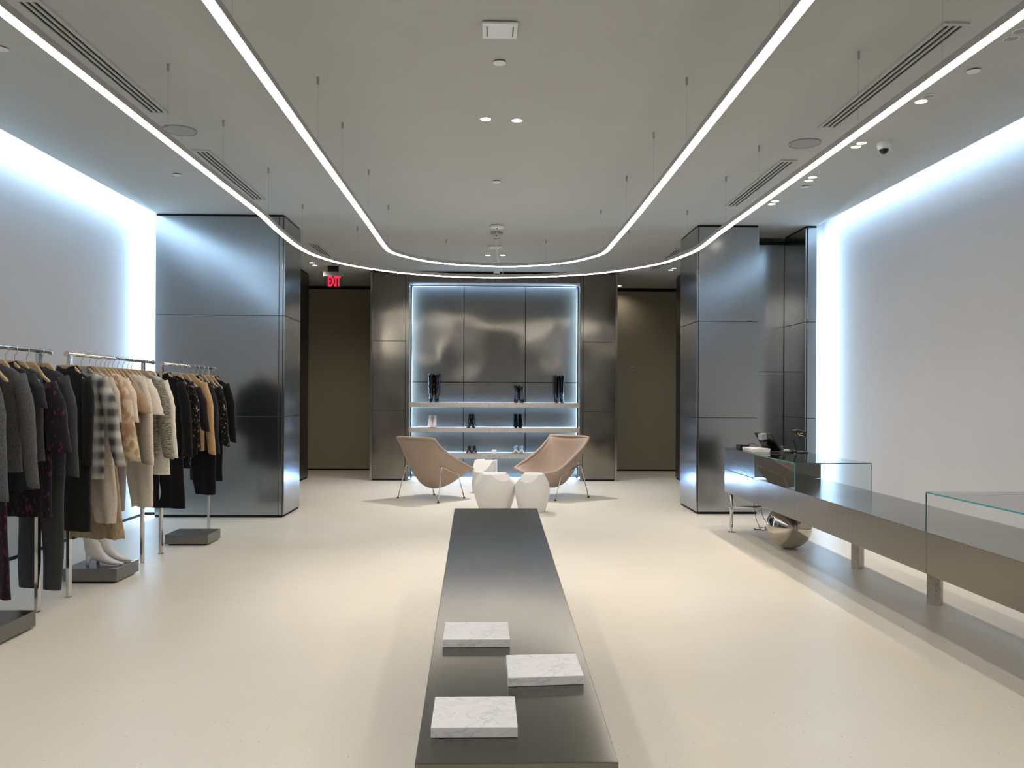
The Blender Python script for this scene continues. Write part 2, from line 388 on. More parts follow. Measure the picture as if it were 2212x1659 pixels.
for i, (yt, yb_, lab) in enumerate(((870, 880, 'top marble shelf of the lit niche, holding the tall black boots'), (925, 934, 'middle marble shelf of the lit niche, holding the ankle boots'),
                               (981, 990, 'lowest marble shelf of the lit niche, behind the chairs, holding sandals and clear shoes'))):
    zt, zb = on_y(1068, yt, BY).z, on_y(1068, yb_, BY).z
    t = thing('shelf', lab, 'shelf', ((RX0 + RX1) / 2, BY, zb), group='marble shelves in the lit niche')
    hw = (RX1 - RX0) / 2 - 0.002
    G().box(-hw, hw, -0.012, RD - 0.05, 0, zt - zb).obj('slab', M_SHELF, t, bevel=0.002)
    G().box(-hw + 0.03, hw - 0.03, RD - 0.06, RD - 0.052, zt - zb + 0.0005, zt - zb + 0.002).obj('led_bar', M_LED_S, t)
    G().box(-hw + 0.03, hw - 0.03, RD - 0.06, RD - 0.052, -0.002, -0.0005).obj('led_bar', M_LED_S, t)
    G().box(-hw + 0.02, hw - 0.02, RD - 0.066, RD - 0.062, zt - zb + 0.0003, zt - zb + 0.005).box(-hw + 0.02, hw - 0.02, RD - 0.066, RD - 0.062, -0.006, -0.0003).obj('added_led_lip', M_SHELF, t)  # lips added before the shelf bars to screen them from view
    SH.append(zt)

# ------------------------------------------------------------------ pendant light lines
ZL = 3.09
def pendant(name, label, px_pts, y_start, cups, xl, xr):
    # px_pts : curve part, picture samples taken to the plane of the lamp
    pts = [on_z(a, b, ZL) for a, b in px_pts]
    pts = [Vector((p.x, p.y, 0)) for p in pts]
    full = [Vector((pts[0].x + (xl - pts[0].x), y_start, 0)), Vector((xl, pts[0].y - 1.2, 0))] + pts + [Vector((xr, pts[-1].y - 1.2, 0)), Vector((xr, y_start, 0))]
    body = []
    sm = catmull(full[1:-1], 8)
    path = [full[0]] + sm + [full[-1]]
    t = thing(name, label, 'pendant light', (0, 0, ZL))
    W, H = 0.027, 0.042
    def sweep(w0, w1, z0, z1):
        rings = []
        for i, p in enumerate(path):
            a, b = path[max(i - 1, 0)], path[min(i + 1, len(path) - 1)]
            d = (b - a).normalized(); n = Vector((-d.y, d.x, 0))
            rings.append([p + n * w0 + Vector((0, 0, z0)), p + n * w1 + Vector((0, 0, z0)), p + n * w1 + Vector((0, 0, z1)), p + n * w0 + Vector((0, 0, z1))])
        return G().loft(rings)
    sweep(-W, W, 0.004, H).obj('housing', M_ALU, t)
    sweep(-W + 0.004, W - 0.004, -0.001, 0.004).obj('diffuser', M_LED_W, t)
    for c in cups:
        q = on_z(c[0], c[1], CEIL) if len(c) == 2 else Vector((c[0], c[1], CEIL))
        best = min((((p - Vector((q.x, q.y, 0))).length, p) for p in [a.lerp(b, k / 10) for a, b in zip(path, path[1:]) for k in range(10)]), key=lambda e: e[0])[1]
        cb = G().tube([(best.x, best.y, H), (best.x, best.y, CEIL - ZL - 0.03)], 0.0012, 5).obj('suspension_wire', M_CHROME, t)
        G().lathe([(0.0, 0.455 + 0.0), (0.009, 0.46), (0.009, 0.51)], 10, (best.x, best.y)).obj('ceiling_cup', M_ALU, cb)
    return t
outer_px = [(560, 462), (600, 499), (640, 531), (680, 552), (740, 570), (820, 584), (900, 593), (1000, 599), (1090, 600), (1180, 598), (1280, 592), (1360, 582), (1430, 569), (1475, 554), (1510, 538), (1555, 504)]
inner_px = [(790, 475), (822, 521), (832, 534), (845, 545), (880, 556), (930, 566), (1000, 573), (1085, 576), (1160, 574), (1230, 567), (1275, 557), (1300, 549), (1313, 540), (1325, 526), (1368, 476)]
xo = on_z(560, 462, ZL).x; xo2 = on_z(1555, 504, ZL).x; xi = on_z(790, 475, ZL).x; xi2 = on_z(1368, 476, ZL).x
pendant('pendant_light', 'outer and longer warm LED line lamp sweeping in a wide U under the ceiling', outer_px, -2.6,
        [(xo, 3.75, 0), (354, 115), (493, 260), (591, 363), (681, 441), (818, 482), (982, 504), (1163, 506), (1326, 490), (1460, 453), (1545, 381), (1640, 287), (1778, 150), (xo2, 3.8, 0)], xo, xo2)
pendant('pendant_light', 'inner warm LED line lamp with tight corners, nested inside the larger one', inner_px, -2.6,
        [(xi, 3.8, 0), (681, 125), (752, 263), (807, 367), (872, 443), (1072, 475), (1269, 452), (1338, 380), (1391, 285), (1471, 142), (xi2, 3.9, 0)], xi, xi2)

# ------------------------------------------------------------------ ceiling fittings
def vent(px0, py0, px1, py1, label, w=0.15):
    a = on_z(px0, py0, CEIL); b = on_z(px1, py1, CEIL); x = (a.x + b.x) / 2; ya, yb = sorted((a.y, b.y)); L = yb - ya
    t = thing('ceiling_vent', label, 'vent', (x, ya, CEIL), group='slot air vents in the ceiling')
    G().box(-w / 2 + .01, w / 2 - .01, .01, L - .01, -0.004, 0).obj('dark_backing', M_BLACK, t)
    g = G(); s = 0.023; land = (w - 0.03 - 3 * s) / 2 * 0.62; edge = (w - 3 * s - 2 * land) / 2
    xx = -w / 2
    for k in range(4):
        ww = edge if k in (0, 3) else land
        g.box(xx, xx + ww, 0.0, L, -0.012, -0.001); xx += ww + s
    g.box(-w / 2, w / 2, -0.03, 0.0, -0.012, -0.001); g.box(-w / 2, w / 2, L, L + 0.03, -0.012, -0.001)
    g.obj('frame', M_CEIL, t)
vent(62, 0, 338, 240, 'long three-slot ceiling vent above the left light line, reaching the picture edge')
vent(437, 325, 556, 429, 'short three-slot ceiling vent above the clothes racks, nearer the left pillar')
vent(678, 527, 728, 571, 'three-slot ceiling vent in front of the EXIT sign')
vent(2064, 52, 1788, 272, 'long three-slot ceiling vent above the right light line')
vent(1697, 347, 1586, 443, 'short three-slot ceiling vent over the display counter, nearer the right pillar')
vent(1463, 538, 1418, 580, 'three-slot ceiling vent beyond the right pillar, by the far downlights')
def speaker(px, py, label):
    q = on_z(px, py, CEIL)
    t = thing('ceiling_speaker', label, 'speaker', (q.x, q.y, CEIL), group='flush round ceiling speakers')
    G().lathe([(0.13, 0), (0.13, -0.005), (0.124, -0.007), (0.0, -0.007)], 40).obj('grille', plain('speaker_grille', (160, 160, 160), 0.8) if 'speaker_grille' not in MATS else MATS['speaker_grille'], t)
    G().lathe([(0.131, -0.0001), (0.133, -0.008), (0.13, -0.009), (0.127, -0.0001)], 40).obj('rim', M_GREYP, t)
speaker(389, 281, 'round flush ceiling speaker beside the left light line')
speaker(1738, 309, 'round flush ceiling speaker beside the right light line')
def cap(px, py, label):
    q = on_z(px, py, CEIL)
    t = thing('sprinkler_cap', label, 'sprinkler', (q.x, q.y, CEIL), group='concealed sprinkler caps in the ceiling')
    G().lathe([(0.03, 0), (0.03, -0.008), (0, -0.008)], 20).obj('socket', M_BLACK, t)
    G().lathe([(0.0, -0.008), (0.041, -0.008), (0.042, -0.011), (0.04, -0.0125), (0, -0.013)], 28).obj('cover', M_OFFW, t)
cap(3, 103, 'round sprinkler cap at the left picture edge near the cove')
cap(383, 376, 'round sprinkler cap in the ceiling over the far end of the left rack row')
cap(1079, 133, 'round sprinkler cap nearest the square ceiling plate')
cap(1073, 391, 'round sprinkler cap between the twin downlights and the canopies')
cap(1739, 402, 'round sprinkler cap between the small twin downlights above the counter')
cap(2103, 151, 'round sprinkler cap above the near end of the counter')
cap(1073, 516, 'round sprinkler cap just beyond the power canopies')
def plate(px, py, w, d, label):
    q = on_z(px, py, CEIL)
    t = thing('access_plate', label, 'ceiling plate', (q.x, q.y, CEIL))
    G().box(-w / 2, w / 2, -d / 2, d / 2, -0.022, -0.008).obj('cover', M_OFFW, t, bevel=0.003)
    G().box(-w / 2 + 0.01, w / 2 - 0.01, -d / 2 + 0.01, d / 2 - 0.01, -0.008, 0).obj('gasket', M_GREYP, t)
    for s in (-1, 1): G().box(s * w * 0.37 - 0.003, s * w * 0.37 + 0.003, -d * 0.33, d * 0.33, -0.0235, -0.0215).obj('slit', M_BLACK, t)
plate(1080, 60, 0.205, 0.2, 'square white plate with two slits in the middle of the ceiling')
plate(1069, 533, 0.2, 0.2, 'small square plate in the ceiling before the far downlights')
def canopy(px, py, r, mat, label, cord):
    q = on_z(px, py, CEIL)
    t = thing('power_canopy', label, 'canopy', (q.x, q.y, CEIL))
    G().lathe([(r * 0.9, 0), (r, -0.01), (r, -0.028), (r * 0.9, -0.035), (0, -0.036)], 32).obj('cover', mat, t, smooth=False)
    G().lathe([(0.008, -0.036), (0.008, -0.05), (0, -0.05)], 12).obj('cord_grip', M_BLK, t)
    if cord:
        e = on_z(cord[0], cord[1], ZL + 0.04) - q
        z = ZL + 0.04 - CEIL
        G().tube(catmull([(0, 0, -0.045), (0.002, 0.0, z * 0.45), (e.x * 0.25, e.y * 0.2, z * 0.72), (e.x * 0.7, e.y * 0.7, z * 0.95), (e.x, e.y, z)], 8), 0.0035, 6).obj('power_cord', M_OFFW, t)
canopy(1074, 487, 0.085, M_OFFW, 'round white power canopy under the ceiling, the nearer of two', (1076, 574))
canopy(1073, 502, 0.075, M_GREYP, 'round grey power canopy with a white cord hanging to the outer lamp', (1090, 597))
n_dl = 0
def downlight(px, py, label, warm=True, lit=1.0, group='recessed round downlights', spot=75):
    q = on_z(px, py, CEIL)
    t = thing('downlight', label, 'downlight', (q.x, q.y, CEIL), group=group)
    m = (M_DISC_W if warm else M_DISC_C) if lit else M_GREYP
    G().lathe([(0.037, 0), (0.037, -0.004), (0, -0.004)], 24).obj('lens', m, t)
    G().lathe([(0.044, 0), (0.046, -0.005), (0.041, -0.007), (0.038, 0)], 24).obj('trim_ring', M_OFFW, t)
    if lit:
        d = bpy.data.lights.new('downlight_beam', 'SPOT'); d.energy = 140 * lit; d.color = WARM if warm else (0.85, 0.92, 1.0)
        d.spot_size = math.radians(spot); d.spot_blend = 1.0; d.shadow_soft_size = 0.035
        l = bpy.data.objects.new('downlight_beam', d); COL.objects.link(l); l.parent = t; l.location = (0, 0, -0.03)
downlight(1049, 256, 'left one of the large twin downlights in the middle of the ceiling')
downlight(1117, 259, 'right one of the large twin downlights in the middle of the ceiling')
downlight(1054, 551, 'bluish left one of the far twin downlights behind the lamp canopies', False, 1.6, spot=120)
downlight(1086, 551, 'warm right one of the far twin downlights behind the lamp canopies', True, 1.6, spot=120)
downlight(674, 567, 'farther left passage downlight near the EXIT sign', True, 0.35, spot=150)
downlight(680, 573, 'nearer left passage downlight beside the EXIT sign', True, 0.35, spot=150)
downlight(1456, 579, 'bluish downlight of the pair in the right passage', False, 0.35, spot=150)
downlight(1449, 583, 'warm downlight of the pair in the right passage', True, 0.35, spot=150)
downlight(1338, 617, 'single downlight beside the right end of the lit shelf block', True, 0.12, spot=150)
side = [(2185, 82, 0, 'unlit downlight nearest the right picture edge, inner one'), (2205, 66, 0.0, 'unlit downlight nearest the right picture edge, outer one'),
        (1990, 218, 1, 'lit downlight of the pair beside the long right vent, inner one'), (2006, 207, 0.0, 'half-dark downlight of the pair beside the long right vent, outer one'),
        (1849, 316, 1, 'downlight beside the dome camera, inner one of its pair'), (1861, 308, 1, 'downlight beside the dome camera, outer one of its pair'),
        (1747, 389, 1, 'downlight beside a sprinkler cap over the counter, inner one of its pair'), (1755, 382, 1, 'downlight beside a sprinkler cap over the counter, outer one of its pair'),
        (1667, 440, 1, 'downlight over the counter end nearest the right pillar, inner one'), (1674, 434, 1, 'downlight over the counter end nearest the right pillar, outer one')]
for a, b, l, lab in side: downlight(a, b, lab, True, l * 0.45)
# dome cameras
def dome_camera(px, py, s, label):
    q = on_z(px, py, CEIL)
    t = thing('security_camera', label, 'camera', (q.x, q.y, CEIL))
    G().lathe([(0.058 * s, 0), (0.058 * s, -0.03 * s), (0.05 * s, -0.05 * s), (0, -0.052 * s)], 28).obj('housing', M_OFFW, t)
    G().lathe([(0.042 * s, -0.05 * s)] + [(0.040 * s * math.cos(a), -0.052 * s - 0.046 * s * math.sin(a)) for a in [k * PI / 14 for k in range(8)]], 24).obj('dome', plain('smoked_dome', (10, 12, 12), 0.08) if 'smoked_dome' not in MATS else MATS['smoked_dome'], t, smooth=True)
    G().lathe([(0.05 * s, -0.049 * s), (0.051 * s, -0.058 * s), (0.043 * s, -0.06 * s), (0.042 * s, -0.05 * s)], 28).obj('ring', M_OFFW, t)
dome_camera(1910, 308, 1.0, 'white dome security camera with a dark lens above the counter')
dome_camera(1073, 584, 1.0, 'small dome security camera over the lit shelf block')
# exit sign
q = on_y(720, 590, 13.7)
t = thing('exit_sign', 'ceiling-mounted clear EXIT sign with red lit letters before the left passage', 'exit sign', (q.x, q.y, CEIL))
W = 42 / F_PX * 13.7
zt = on_y(720, 587, 13.7).z - CEIL; zm = on_y(720, 597, 13.7).z - CEIL; zb = on_y(720, 622, 13.7).z - CEIL
G().box(-W * .27, W * .27, -.03, .03, zt, 0).obj('ceiling_mount', M_BLK, t)
G().box(-W * .5, W * .5, -.025, .025, zm, zt).obj('housing', M_GREYP, t)
G().box(-W * .48, W * .48, -.004, .004, zb, zm).obj('clear_plate', glass_mat('sign_acrylic', (0.85, 0.85, 0.87)), t)
fc = bpy.data.curves.new('letters', 'FONT'); fc.body = 'EXIT'; fc.align_x = 'CENTER'; fc.align_y = 'CENTER'; fc.size = 0.235; fc.extrude = 0.002; fc.offset = 0.006
fc.materials.append(M_RED)
tmp = bpy.data.objects.new('tmp', fc); COL.objects.link(tmp); bpy.context.view_layer.update(); fme = bpy.data.meshes.new_from_object(tmp); bpy.data.objects.remove(tmp)
fo = bpy.data.objects.new('letters', fme); COL.objects.link(fo); fo.parent = t; fo.location = (0.015, -0.008, (zb + zm) / 2 + 0.005); fo.rotation_euler = (PI / 2, 0, 0); fo.scale = (0.44, 0.98, 1)

# ------------------------------------------------------------------ centre bench
SL, ZN, YN0 = 0.037, 0.46, 2.1      # the top rises gently towards the back of the shop
def on_top(px, py, dz=0.0):
    r = ray(px, py); t_ = (HC - ZN - dz + SL * YN0) / (SL * r.y - r.z); return O + r * t_
c_far_l, c_far_r = on_top(982, 1098), on_top(1160, 1098)
c_nr_l, c_nr_r = on_top(895.5, 1650), on_top(1336.5, 1647)
t = thing('display_bench', 'long low brushed steel bench down the middle of the shop carrying marble blocks', 'bench', (0, 0, 0))
def slab(g, P_, th):
    n = len(g.v); g.v += [tuple(p - Vector((0, 0, th))) for p in P_] + [tuple(p) for p in P_]
    g.f += [(n + 3, n + 2, n + 1, n), (n + 4, n + 5, n + 6, n + 7)] + [(n + i, n + (i + 1) % 4, n + 4 + (i + 1) % 4, n + 4 + i) for i in range(4)]
    return g
slab(G(), [c_nr_l, c_nr_r, c_far_r, c_far_l], 0.28).obj('body', M_BENCH, t, bevel=0.002)
for yy in (2.6, 5.6):
    G().box(-0.14, 0.14, yy, yy + 0.12, 0, ZN + SL * (yy - YN0) - 0.278).obj('leg', M_TRAV, t, bevel=0.004)
def block(pts, tz, label):
    P_ = [on_top(a, b, tz) for a, b in pts]
    c = sum(P_, Vector()) / 4; c = Vector((c.x, c.y, c.z - tz))
    o = slab(G(), [p - c for p in P_], tz - 0.0006).obj('marble_block', M_MARBLE, None, bevel=0.0015); o.location = c
    tag(o, label, 'marble block', 'marble blocks on the steel bench')
block([(930.6, 1571.5), (1118.5, 1570.5), (1112, 1503.8), (940, 1505)], 0.031, 'white marble block nearest the near end of the steel bench, largest in view')
block([(1097.8, 1464.2), (1261.4, 1458.8), (1243.7, 1411.2), (1093.3, 1414.8)], 0.031, 'white marble block on the right side of the bench with a grey smudge')
block([(956.3, 1381.5), (1101.8, 1381), (1097.5, 1342.8), (962, 1343.5)], 0.031, 'white marble block farthest along the bench, on its left side')

# ------------------------------------------------------------------ chairs
def chair(px, py_y, rz, label, loc):
    t = thing('lounge_chair', label, 'chair', (loc[0], loc[1], 0), rz, 'wool shell chairs by the white tables')
    n = 20; th = 0.035
    def rim(s, q):
        # s: back(-1) .. front(+1), q lateral -1..1
        def mixp(a, b, f): return a + (b - a) * f
        f = (s + 1) / 2
        x = mixp(-0.37, 0.40, f)
        # top profile: back corners high, front corners low with small lift at tips
        zc = mixp(0.905, 0.42, f ** 0.64)
        wdt = mixp(0.38, 0.42, f) - 0.025 * math.sin(PI * f)
        zc += 0.0 * q * q
        zc += (-0.035 * (1 - q * q)) * (1 - f) + (-0.055 * (1 - q * q)) * f
        x += (0.02 - 0.05 * q * q) * (1 - f) * 0 + (0.05 * (1 - q * q)) * f
        return Vector((x, q * wdt, zc))
    def pt(i, j, off=0.0):
        s, q = -1 + 2 * i / n, -1 + 2 * j / n
        # round the corners of the rim outline
        ss, qq = s * math.sqrt(1 - 0.07 * q * q * q * q), q * math.sqrt(1 - 0.09 * s * s * s * s)
        p = rim(ss, qq)
        d = (max(0, 1 - s * s)) ** 0.85 * (max(0, 1 - q * q)) ** 0.8
        deep = Vector((-0.15, 0, -0.36)) * d
        return p + deep
    vs, fs = [], []
    for i in range(n + 1):
        for j in range(n + 1): vs.append(pt(i, j))
    for i in range(n):
        for j in range(n):
            a = i * (n + 1) + j; fs.append((a, a + n + 1, a + n + 2, a + 1))
    o = mesh('shell', vs, fs, M_CHAIR, t, True)
    so = o.modifiers.new('solid', 'SOLIDIFY'); so.thickness = th; so.offset = 0.0
    sb = o.modifiers.new('sub', 'SUBSURF'); sb.levels = 1; sb.render_levels = 1
    # piping round the rim
    loop = [pt(0, j) for j in range(n + 1)] + [pt(i, n) for i in range(1, n + 1)] + [pt(n, j) for j in range(n - 1, -1, -1)] + [pt(i, 0) for i in range(n - 1, 0, -1)]
    loop.append(loop[0])
    G().tube(loop, 0.0205, 8).obj('rim_piping', M_CHAIR, t, True)
    for s in (-1, 1):
        pts = [Vector((-0.31, s * 0.40, 0.0)), Vector((-0.21, s * 0.355, 0.43)), Vector((-0.18, s * 0.345, 0.475)), Vector((-0.12, s * 0.335, 0.455)), Vector((0.14, s * 0.325, 0.36)), Vector((0.19, s * 0.31, 0.335)), Vector((0.21, s * 0.30, 0.30)), Vector((0.32, s * 0.30, 0.0))]
        rear = [Vector((-0.31, s * 0.40, 0.012))] + catmull(pts[1:4], 5)
        front = catmull(pts[4:7], 5) + [Vector((0.32, s * 0.30, 0.012))]
        for seg, foot in ((rear, pts[0]), (front, pts[7])):
            lg = G().tube(seg, 0.0085, 10).obj('leg', M_CHROME, t, True)
            G().lathe([(0.02, 0.0), (0.021, 0.006), (0.012, 0.016), (0.0, 0.018)], 16, (foot.x, foot.y)).obj('foot_glide', M_BLK, lg)
        G().tube([pts[3], pts[4]], 0.0085, 10).obj('side_rail', M_CHROME, t, True)
chair(0, 0, math.atan2(0.76, 0.65), 'rose beige shell chair seen from behind, left of the white tables', (-0.84, 11.72))
chair(0, 0, math.atan2(-0.72, -0.69), 'rose beige shell chair showing its seat, right of the white tables', (0.88, 11.92))

# ------------------------------------------------------------------ faceted white tables
import bmesh
def stump(label, loc, prof_, sx, sy, cuts, rz=0):
    # rounded barrel sliced by a few planes: (point, normal)
    me = bpy.data.meshes.new('side_table'); bm = bmesh.new(); k = 48
    prof_s = catmull([(r, 0, z) for r, z in prof_], 6)
    rings = [[bm.verts.new((p.x * sx * math.cos(2 * PI * j / k), p.x * sy * math.sin(2 * PI * j / k), p.z)) for j in range(k)] for p in prof_s]
    for a_, b_ in zip(rings, rings[1:]):
        for j in range(k): bm.faces.new((a_[j], a_[(j + 1) % k], b_[(j + 1) % k], b_[j]))
    bm.faces.new(rings[0][::-1]); bm.faces.new(rings[-1])
    for co, no in cuts:
        r = bmesh.ops.bisect_plane(bm, geom=bm.verts[:] + bm.edges[:] + bm.faces[:], plane_co=co, plane_no=Vector(no).normalized(), clear_outer=True, dist=1e-5)
        es = [e for e in r['geom_cut'] if isinstance(e, bmesh.types.BMEdge)]
        bmesh.ops.contextual_create(bm, geom=es)
    bmesh.ops.recalc_face_normals(bm, faces=bm.faces[:])
    bm.to_mesh(me); bm.free(); me.materials.append(M_WHITE)
    t = bpy.data.objects.new('side_table', me); COL.objects.link(t); smooth_by_angle(t, 14)
    tag(t, label, 'side table', 'faceted white side tables')
    t.location = (loc[0], loc[1], 0); t.rotation_euler = (0, 0, rz)
    return t
q1 = on_z(1070, 1106, 0); q2 = on_z(1151, 1109, 0); q3 = on_z(1048, 1066, 0)
PRF = [(0.20, 0), (0.235, 0.10), (0.272, 0.24), (0.265, 0.34), (0.235, 0.48)]
stump('faceted white side table just behind the left corner of the bench end', (q1.x, q1.y + 0.2), PRF, 1.02, 0.95,
      [((0.12, 0, 0.475), (0.62, -0.1, 0.6)), ((0, 0, 0.47), (0, 0, 1)), ((0.06, -0.20, 0.43), (0.25, -0.72, 0.62)), ((-0.2, 0, 0.44), (-0.8, -0.1, 0.5)), ((0.245, 0, 0.2), (0.9, -0.3, -0.25)), ((0.0, 0.2, 0.3), (0.1, 1, 0.2))], 0.1)
stump('faceted white side table behind the right corner of the bench end, leaning on its neighbour', (q2.x, q2.y + 0.17), [(r * 0.81, z) for r, z in PRF], 1.0, 0.95,
      [((-0.10, 0, 0.48), (-0.62, 0.1, 0.6)), ((0, 0, 0.482), (0, 0, 1)), ((-0.03, -0.165, 0.43), (-0.35, -0.68, 0.60)), ((0.16, 0, 0.44), (0.8, 0, 0.5)), ((0.19, 0.1, 0.3), (0.9, 0.4, 0.1))], 0.1)
stump('tallest faceted white side table, rearmost of the three, with a tray on top', (q3.x, q3.y + 0.15), [(0.19, 0), (0.205, 0.1), (0.215, 0.25), (0.215, 0.38), (0.20, 0.5)], 1.0, 1.0,
      [((0, 0, 0.49), (0, 0, 1)), ((-0.02, -0.10, 0.485), (-0.35, -0.62, 0.5)), ((0.17, 0, 0.3), (1, -0.1, 0.0)), ((-0.18, 0.0, 0.3), (-1, 0.2, 0.12))], 0.0)
q = q3
o = G().box(-0.08, 0.08, -0.05, 0.05, 0, 0.014).obj('tray', glass_mat('acrylic_tray', (0.75, 0.78, 0.85)), None, bevel=0.002); o.location = (q.x + 0.07, q.y + 0.19, 0.4905)
tag(o, 'clear acrylic tray lying on the rearmost white side table', 'tray')

# ------------------------------------------------------------------ counter
CT, CB, CX0, CX1 = 0.67, 0.425, 2.54, 3.19
CY1 = on_x(1565, 1020, CX0).y
CYM = on_x(1630, 1020, CX0).y; CYG = on_x(1717, 1020, CX0).y; CYH = on_x(2000, 1100, CX0).y; CYN = 2.2
t = thing('display_counter', 'long low polished steel display counter running along the right wall', 'counter', (CX0, CYN, 0))
L = CY1 - CYN
G().box(0.012, CX1 - CX0, 0.01, L - 0.01, CB, CT - 0.006).obj('carcass', M_COUNTER, t)
seams = [0, on_x(2002, 1100, CX0).y - CYN, on_x(1832, 1090, CX0).y - CYN, CYG - CYN, CYM - CYN, L]
for a, b in zip(seams, seams[1:]):
    G().box(0, 0.012, a + 0.0008, b - 0.0008, CB, CT - 0.004).obj('front_panel', M_COUNTER, t, bevel=0.0008)
G().box(0, CX1 - CX0, 0, CYM - CYN, CT - 0.004, CT).obj('worktop', M_COUNTER, t)
def tleg(px, py, rz):
    q = on_z(px, py, 0)
    G().box(-0.045, 0.045, -0.035, 0.035, 0, CB, Matrix.Translation((q.x - CX0, q.y - CYN + 0.04, 0)) @ Matrix.Rotation(rz, 4, 'Z')).obj('leg', M_TRAV, t, bevel=0.003)
tleg(1857, 1230, 0.65); tleg(2026, 1308, -0.75)
qa = on_z(1578, 1150, 0); lx, ly = qa.x - CX0 + 0.01, qa.y - CYN
lg = G().lathe([(0.018, 0.06), (0.018, CB)], 14, (lx, ly)).obj('metal_leg', M_CHROME, t, True)
G().lathe([(0.04, 0), (0.042, 0.006), (0.012, 0.014), (0.012, 0.06)], 20, (lx, ly)).obj('foot_plate', M_CHROME, lg)
G().tube([(lx + 0.01, ly, 0.27), (CX1 - CX0 - 0.05, ly, 0.27)], 0.015, 12).obj('stretcher', M_CHROME, t, True)
lg = G().lathe([(0.018, 0.06), (0.018, CB)], 14, (CX1 - CX0 - 0.05, ly)).obj('metal_leg', M_CHROME, t, True)
G().lathe([(0.04, 0), (0.042, 0.006), (0.012, 0.014), (0.012, 0.06)], 20, (CX1 - CX0 - 0.05, ly)).obj('foot_plate', M_CHROME, lg)
# raised till box and glass cases
GT = 0.905
t = thing('till_box', 'raised mirror-steel box at the far end of the counter carrying the till', 'box', (CX0, CYM, CT))
G().box(0, CX1 - CX0, 0.002, CY1 - CYM, 0.001, GT - CT).obj('body', M_COUNTER, t, bevel=0.001)
def case(y0, y1, label, closed_far):
    t = thing('glass_case', label, 'display case', (CX0, y0, CT), group='frameless glass cases on the counter')
    w, L, h, g = CX1 - CX0, y1 - y0, GT - CT, 0.008
    G().box(0, g, g, L, 0.001, h - g).obj('front_pane', M_GLASS, t)
    G().box(w - g, w, g, L, 0.001, h - g).obj('back_pane', M_GLASS, t)
    G().box(0, w, 0, g, 0.001, h - g).obj('end_pane', M_GLASS, t)
    if closed_far: G().box(g, w - g, L - g, L, 0.001, h - g).obj('end_pane', M_GLASS, t)
    G().box(0.001, w - 0.001, 0.001, L - 0.001, h - g, h).obj('top_pane', M_GLASS, t)
    e = 0.0012
    G().box(-e, 0.0, 0, L, h - g, h).obj('polished_edge', M_EDGE, t)
    G().box(-e, w + e, -e, 0, h - g, h).obj('polished_edge', M_EDGE_D, t)
    G().box(-e, 0.003, -e, 0.003, 0.001, h - g).obj('polished_edge', M_EDGE, t)
    G().box(w - 0.003, w + e, -e, 0.001, 0.001, h - g).obj('polished_edge', M_EDGE_D, t)
    if closed_far:
        G().box(-e, 0.004, L - 0.004, L + e, 0.001, h - g).obj('polished_edge', M_EDGE_D, t)
        G().box(-e, w, L, L + e, h - g * .5, h).obj('polished_edge', M_EDGE_D, t)
case(CYG, CYM, 'frameless glass case on the counter, joined to the till box', False)
case(CYN + 0.3, CYH, 'nearer frameless glass case on the counter, cut by the right picture edge', True)
# steel ball
qb = on_z(1702, 1186, 0)
o = G().lathe([(0.0001, -0.212)] + [(0.212 * math.cos(a), 0.212 * math.sin(a)) for a in [-PI / 2 + k * PI / 28 for k in range(1, 28)]] + [(0.0001, 0.212)], 56).obj('steel_ball', M_BALL, None, True)
o.location = (qb.x + 0.02, qb.y + 0.03, 0.2122); tag(o, 'mirror-polished steel ball under the counter supporting it', 'ball')
# ---- till equipment
TZ = GT + 0.001
def at(px, py): return on_z(px, py, TZ)
def orient(yaw): return Matrix.Rotation(yaw, 4, 'Z')
q = on_x(1650, 978, 2.82); yc = q.y; q = Vector((2.86, 8.28, TZ))
t = thing('tablet_till', 'black tablet till on a tilted stand with white card reader, on the till box', 'till', (2.82, 8.35, TZ), math.radians(20))
G().box(-0.11, 0.11, -0.08, 0.08, 0, 0.012).obj('base', M_BLK, t, bevel=0.004)
mt_ = Matrix.Translation((0.045, 0, 0.01)) @ Matrix.Rotation(math.radians(-36), 4, 'Y')
G().box(-0.008, 0.008, -0.13, 0.13, 0.0, 0.22, mt_).obj('tablet', M_BLK, t, bevel=0.004)
G().box(-0.05, -0.008, -0.045, 0.045, 0.0, 0.13, mt_).obj('stand', M_BLK, t, bevel=0.01)
mt2 = Matrix.Translation((-0.125, -0.06, 0.125)) @ Matrix.Rotation(math.radians(-6), 4, 'Y')
G().box(-0.03, 0.03, -0.03, 0.035, 0.0, 0.06, mt2).obj('card_reader', M_GREYP, t, bevel=0.005)
G().tube(catmull([(0.0, -0.09, 0.02), (0.06, -0.12, 0.03), (0.12, -0.1, 0.05), (0.17, -0.05, 0.01)], 6), 0.003, 6).obj('cable', M_BLK, t)
t = thing('barcode_scanner', 'black barcode scanner on a gooseneck stand beside the till', 'scanner', (3.10, 8.33, TZ))
G().lathe([(0.055, 0), (0.055, 0.006), (0.02, 0.012), (0.0, 0.012)], 28).obj('stand_base', M_CHROME, t)
G().tube(catmull([(0, 0, 0.01), (-0.012, 0, 0.05), (-0.03, 0, 0.10), (-0.02, 0, 0.14), (0.015, 0, 0.168), (0.03, 0, 0.185)], 6), 0.0095, 10).obj('gooseneck', M_BLK, t, True)
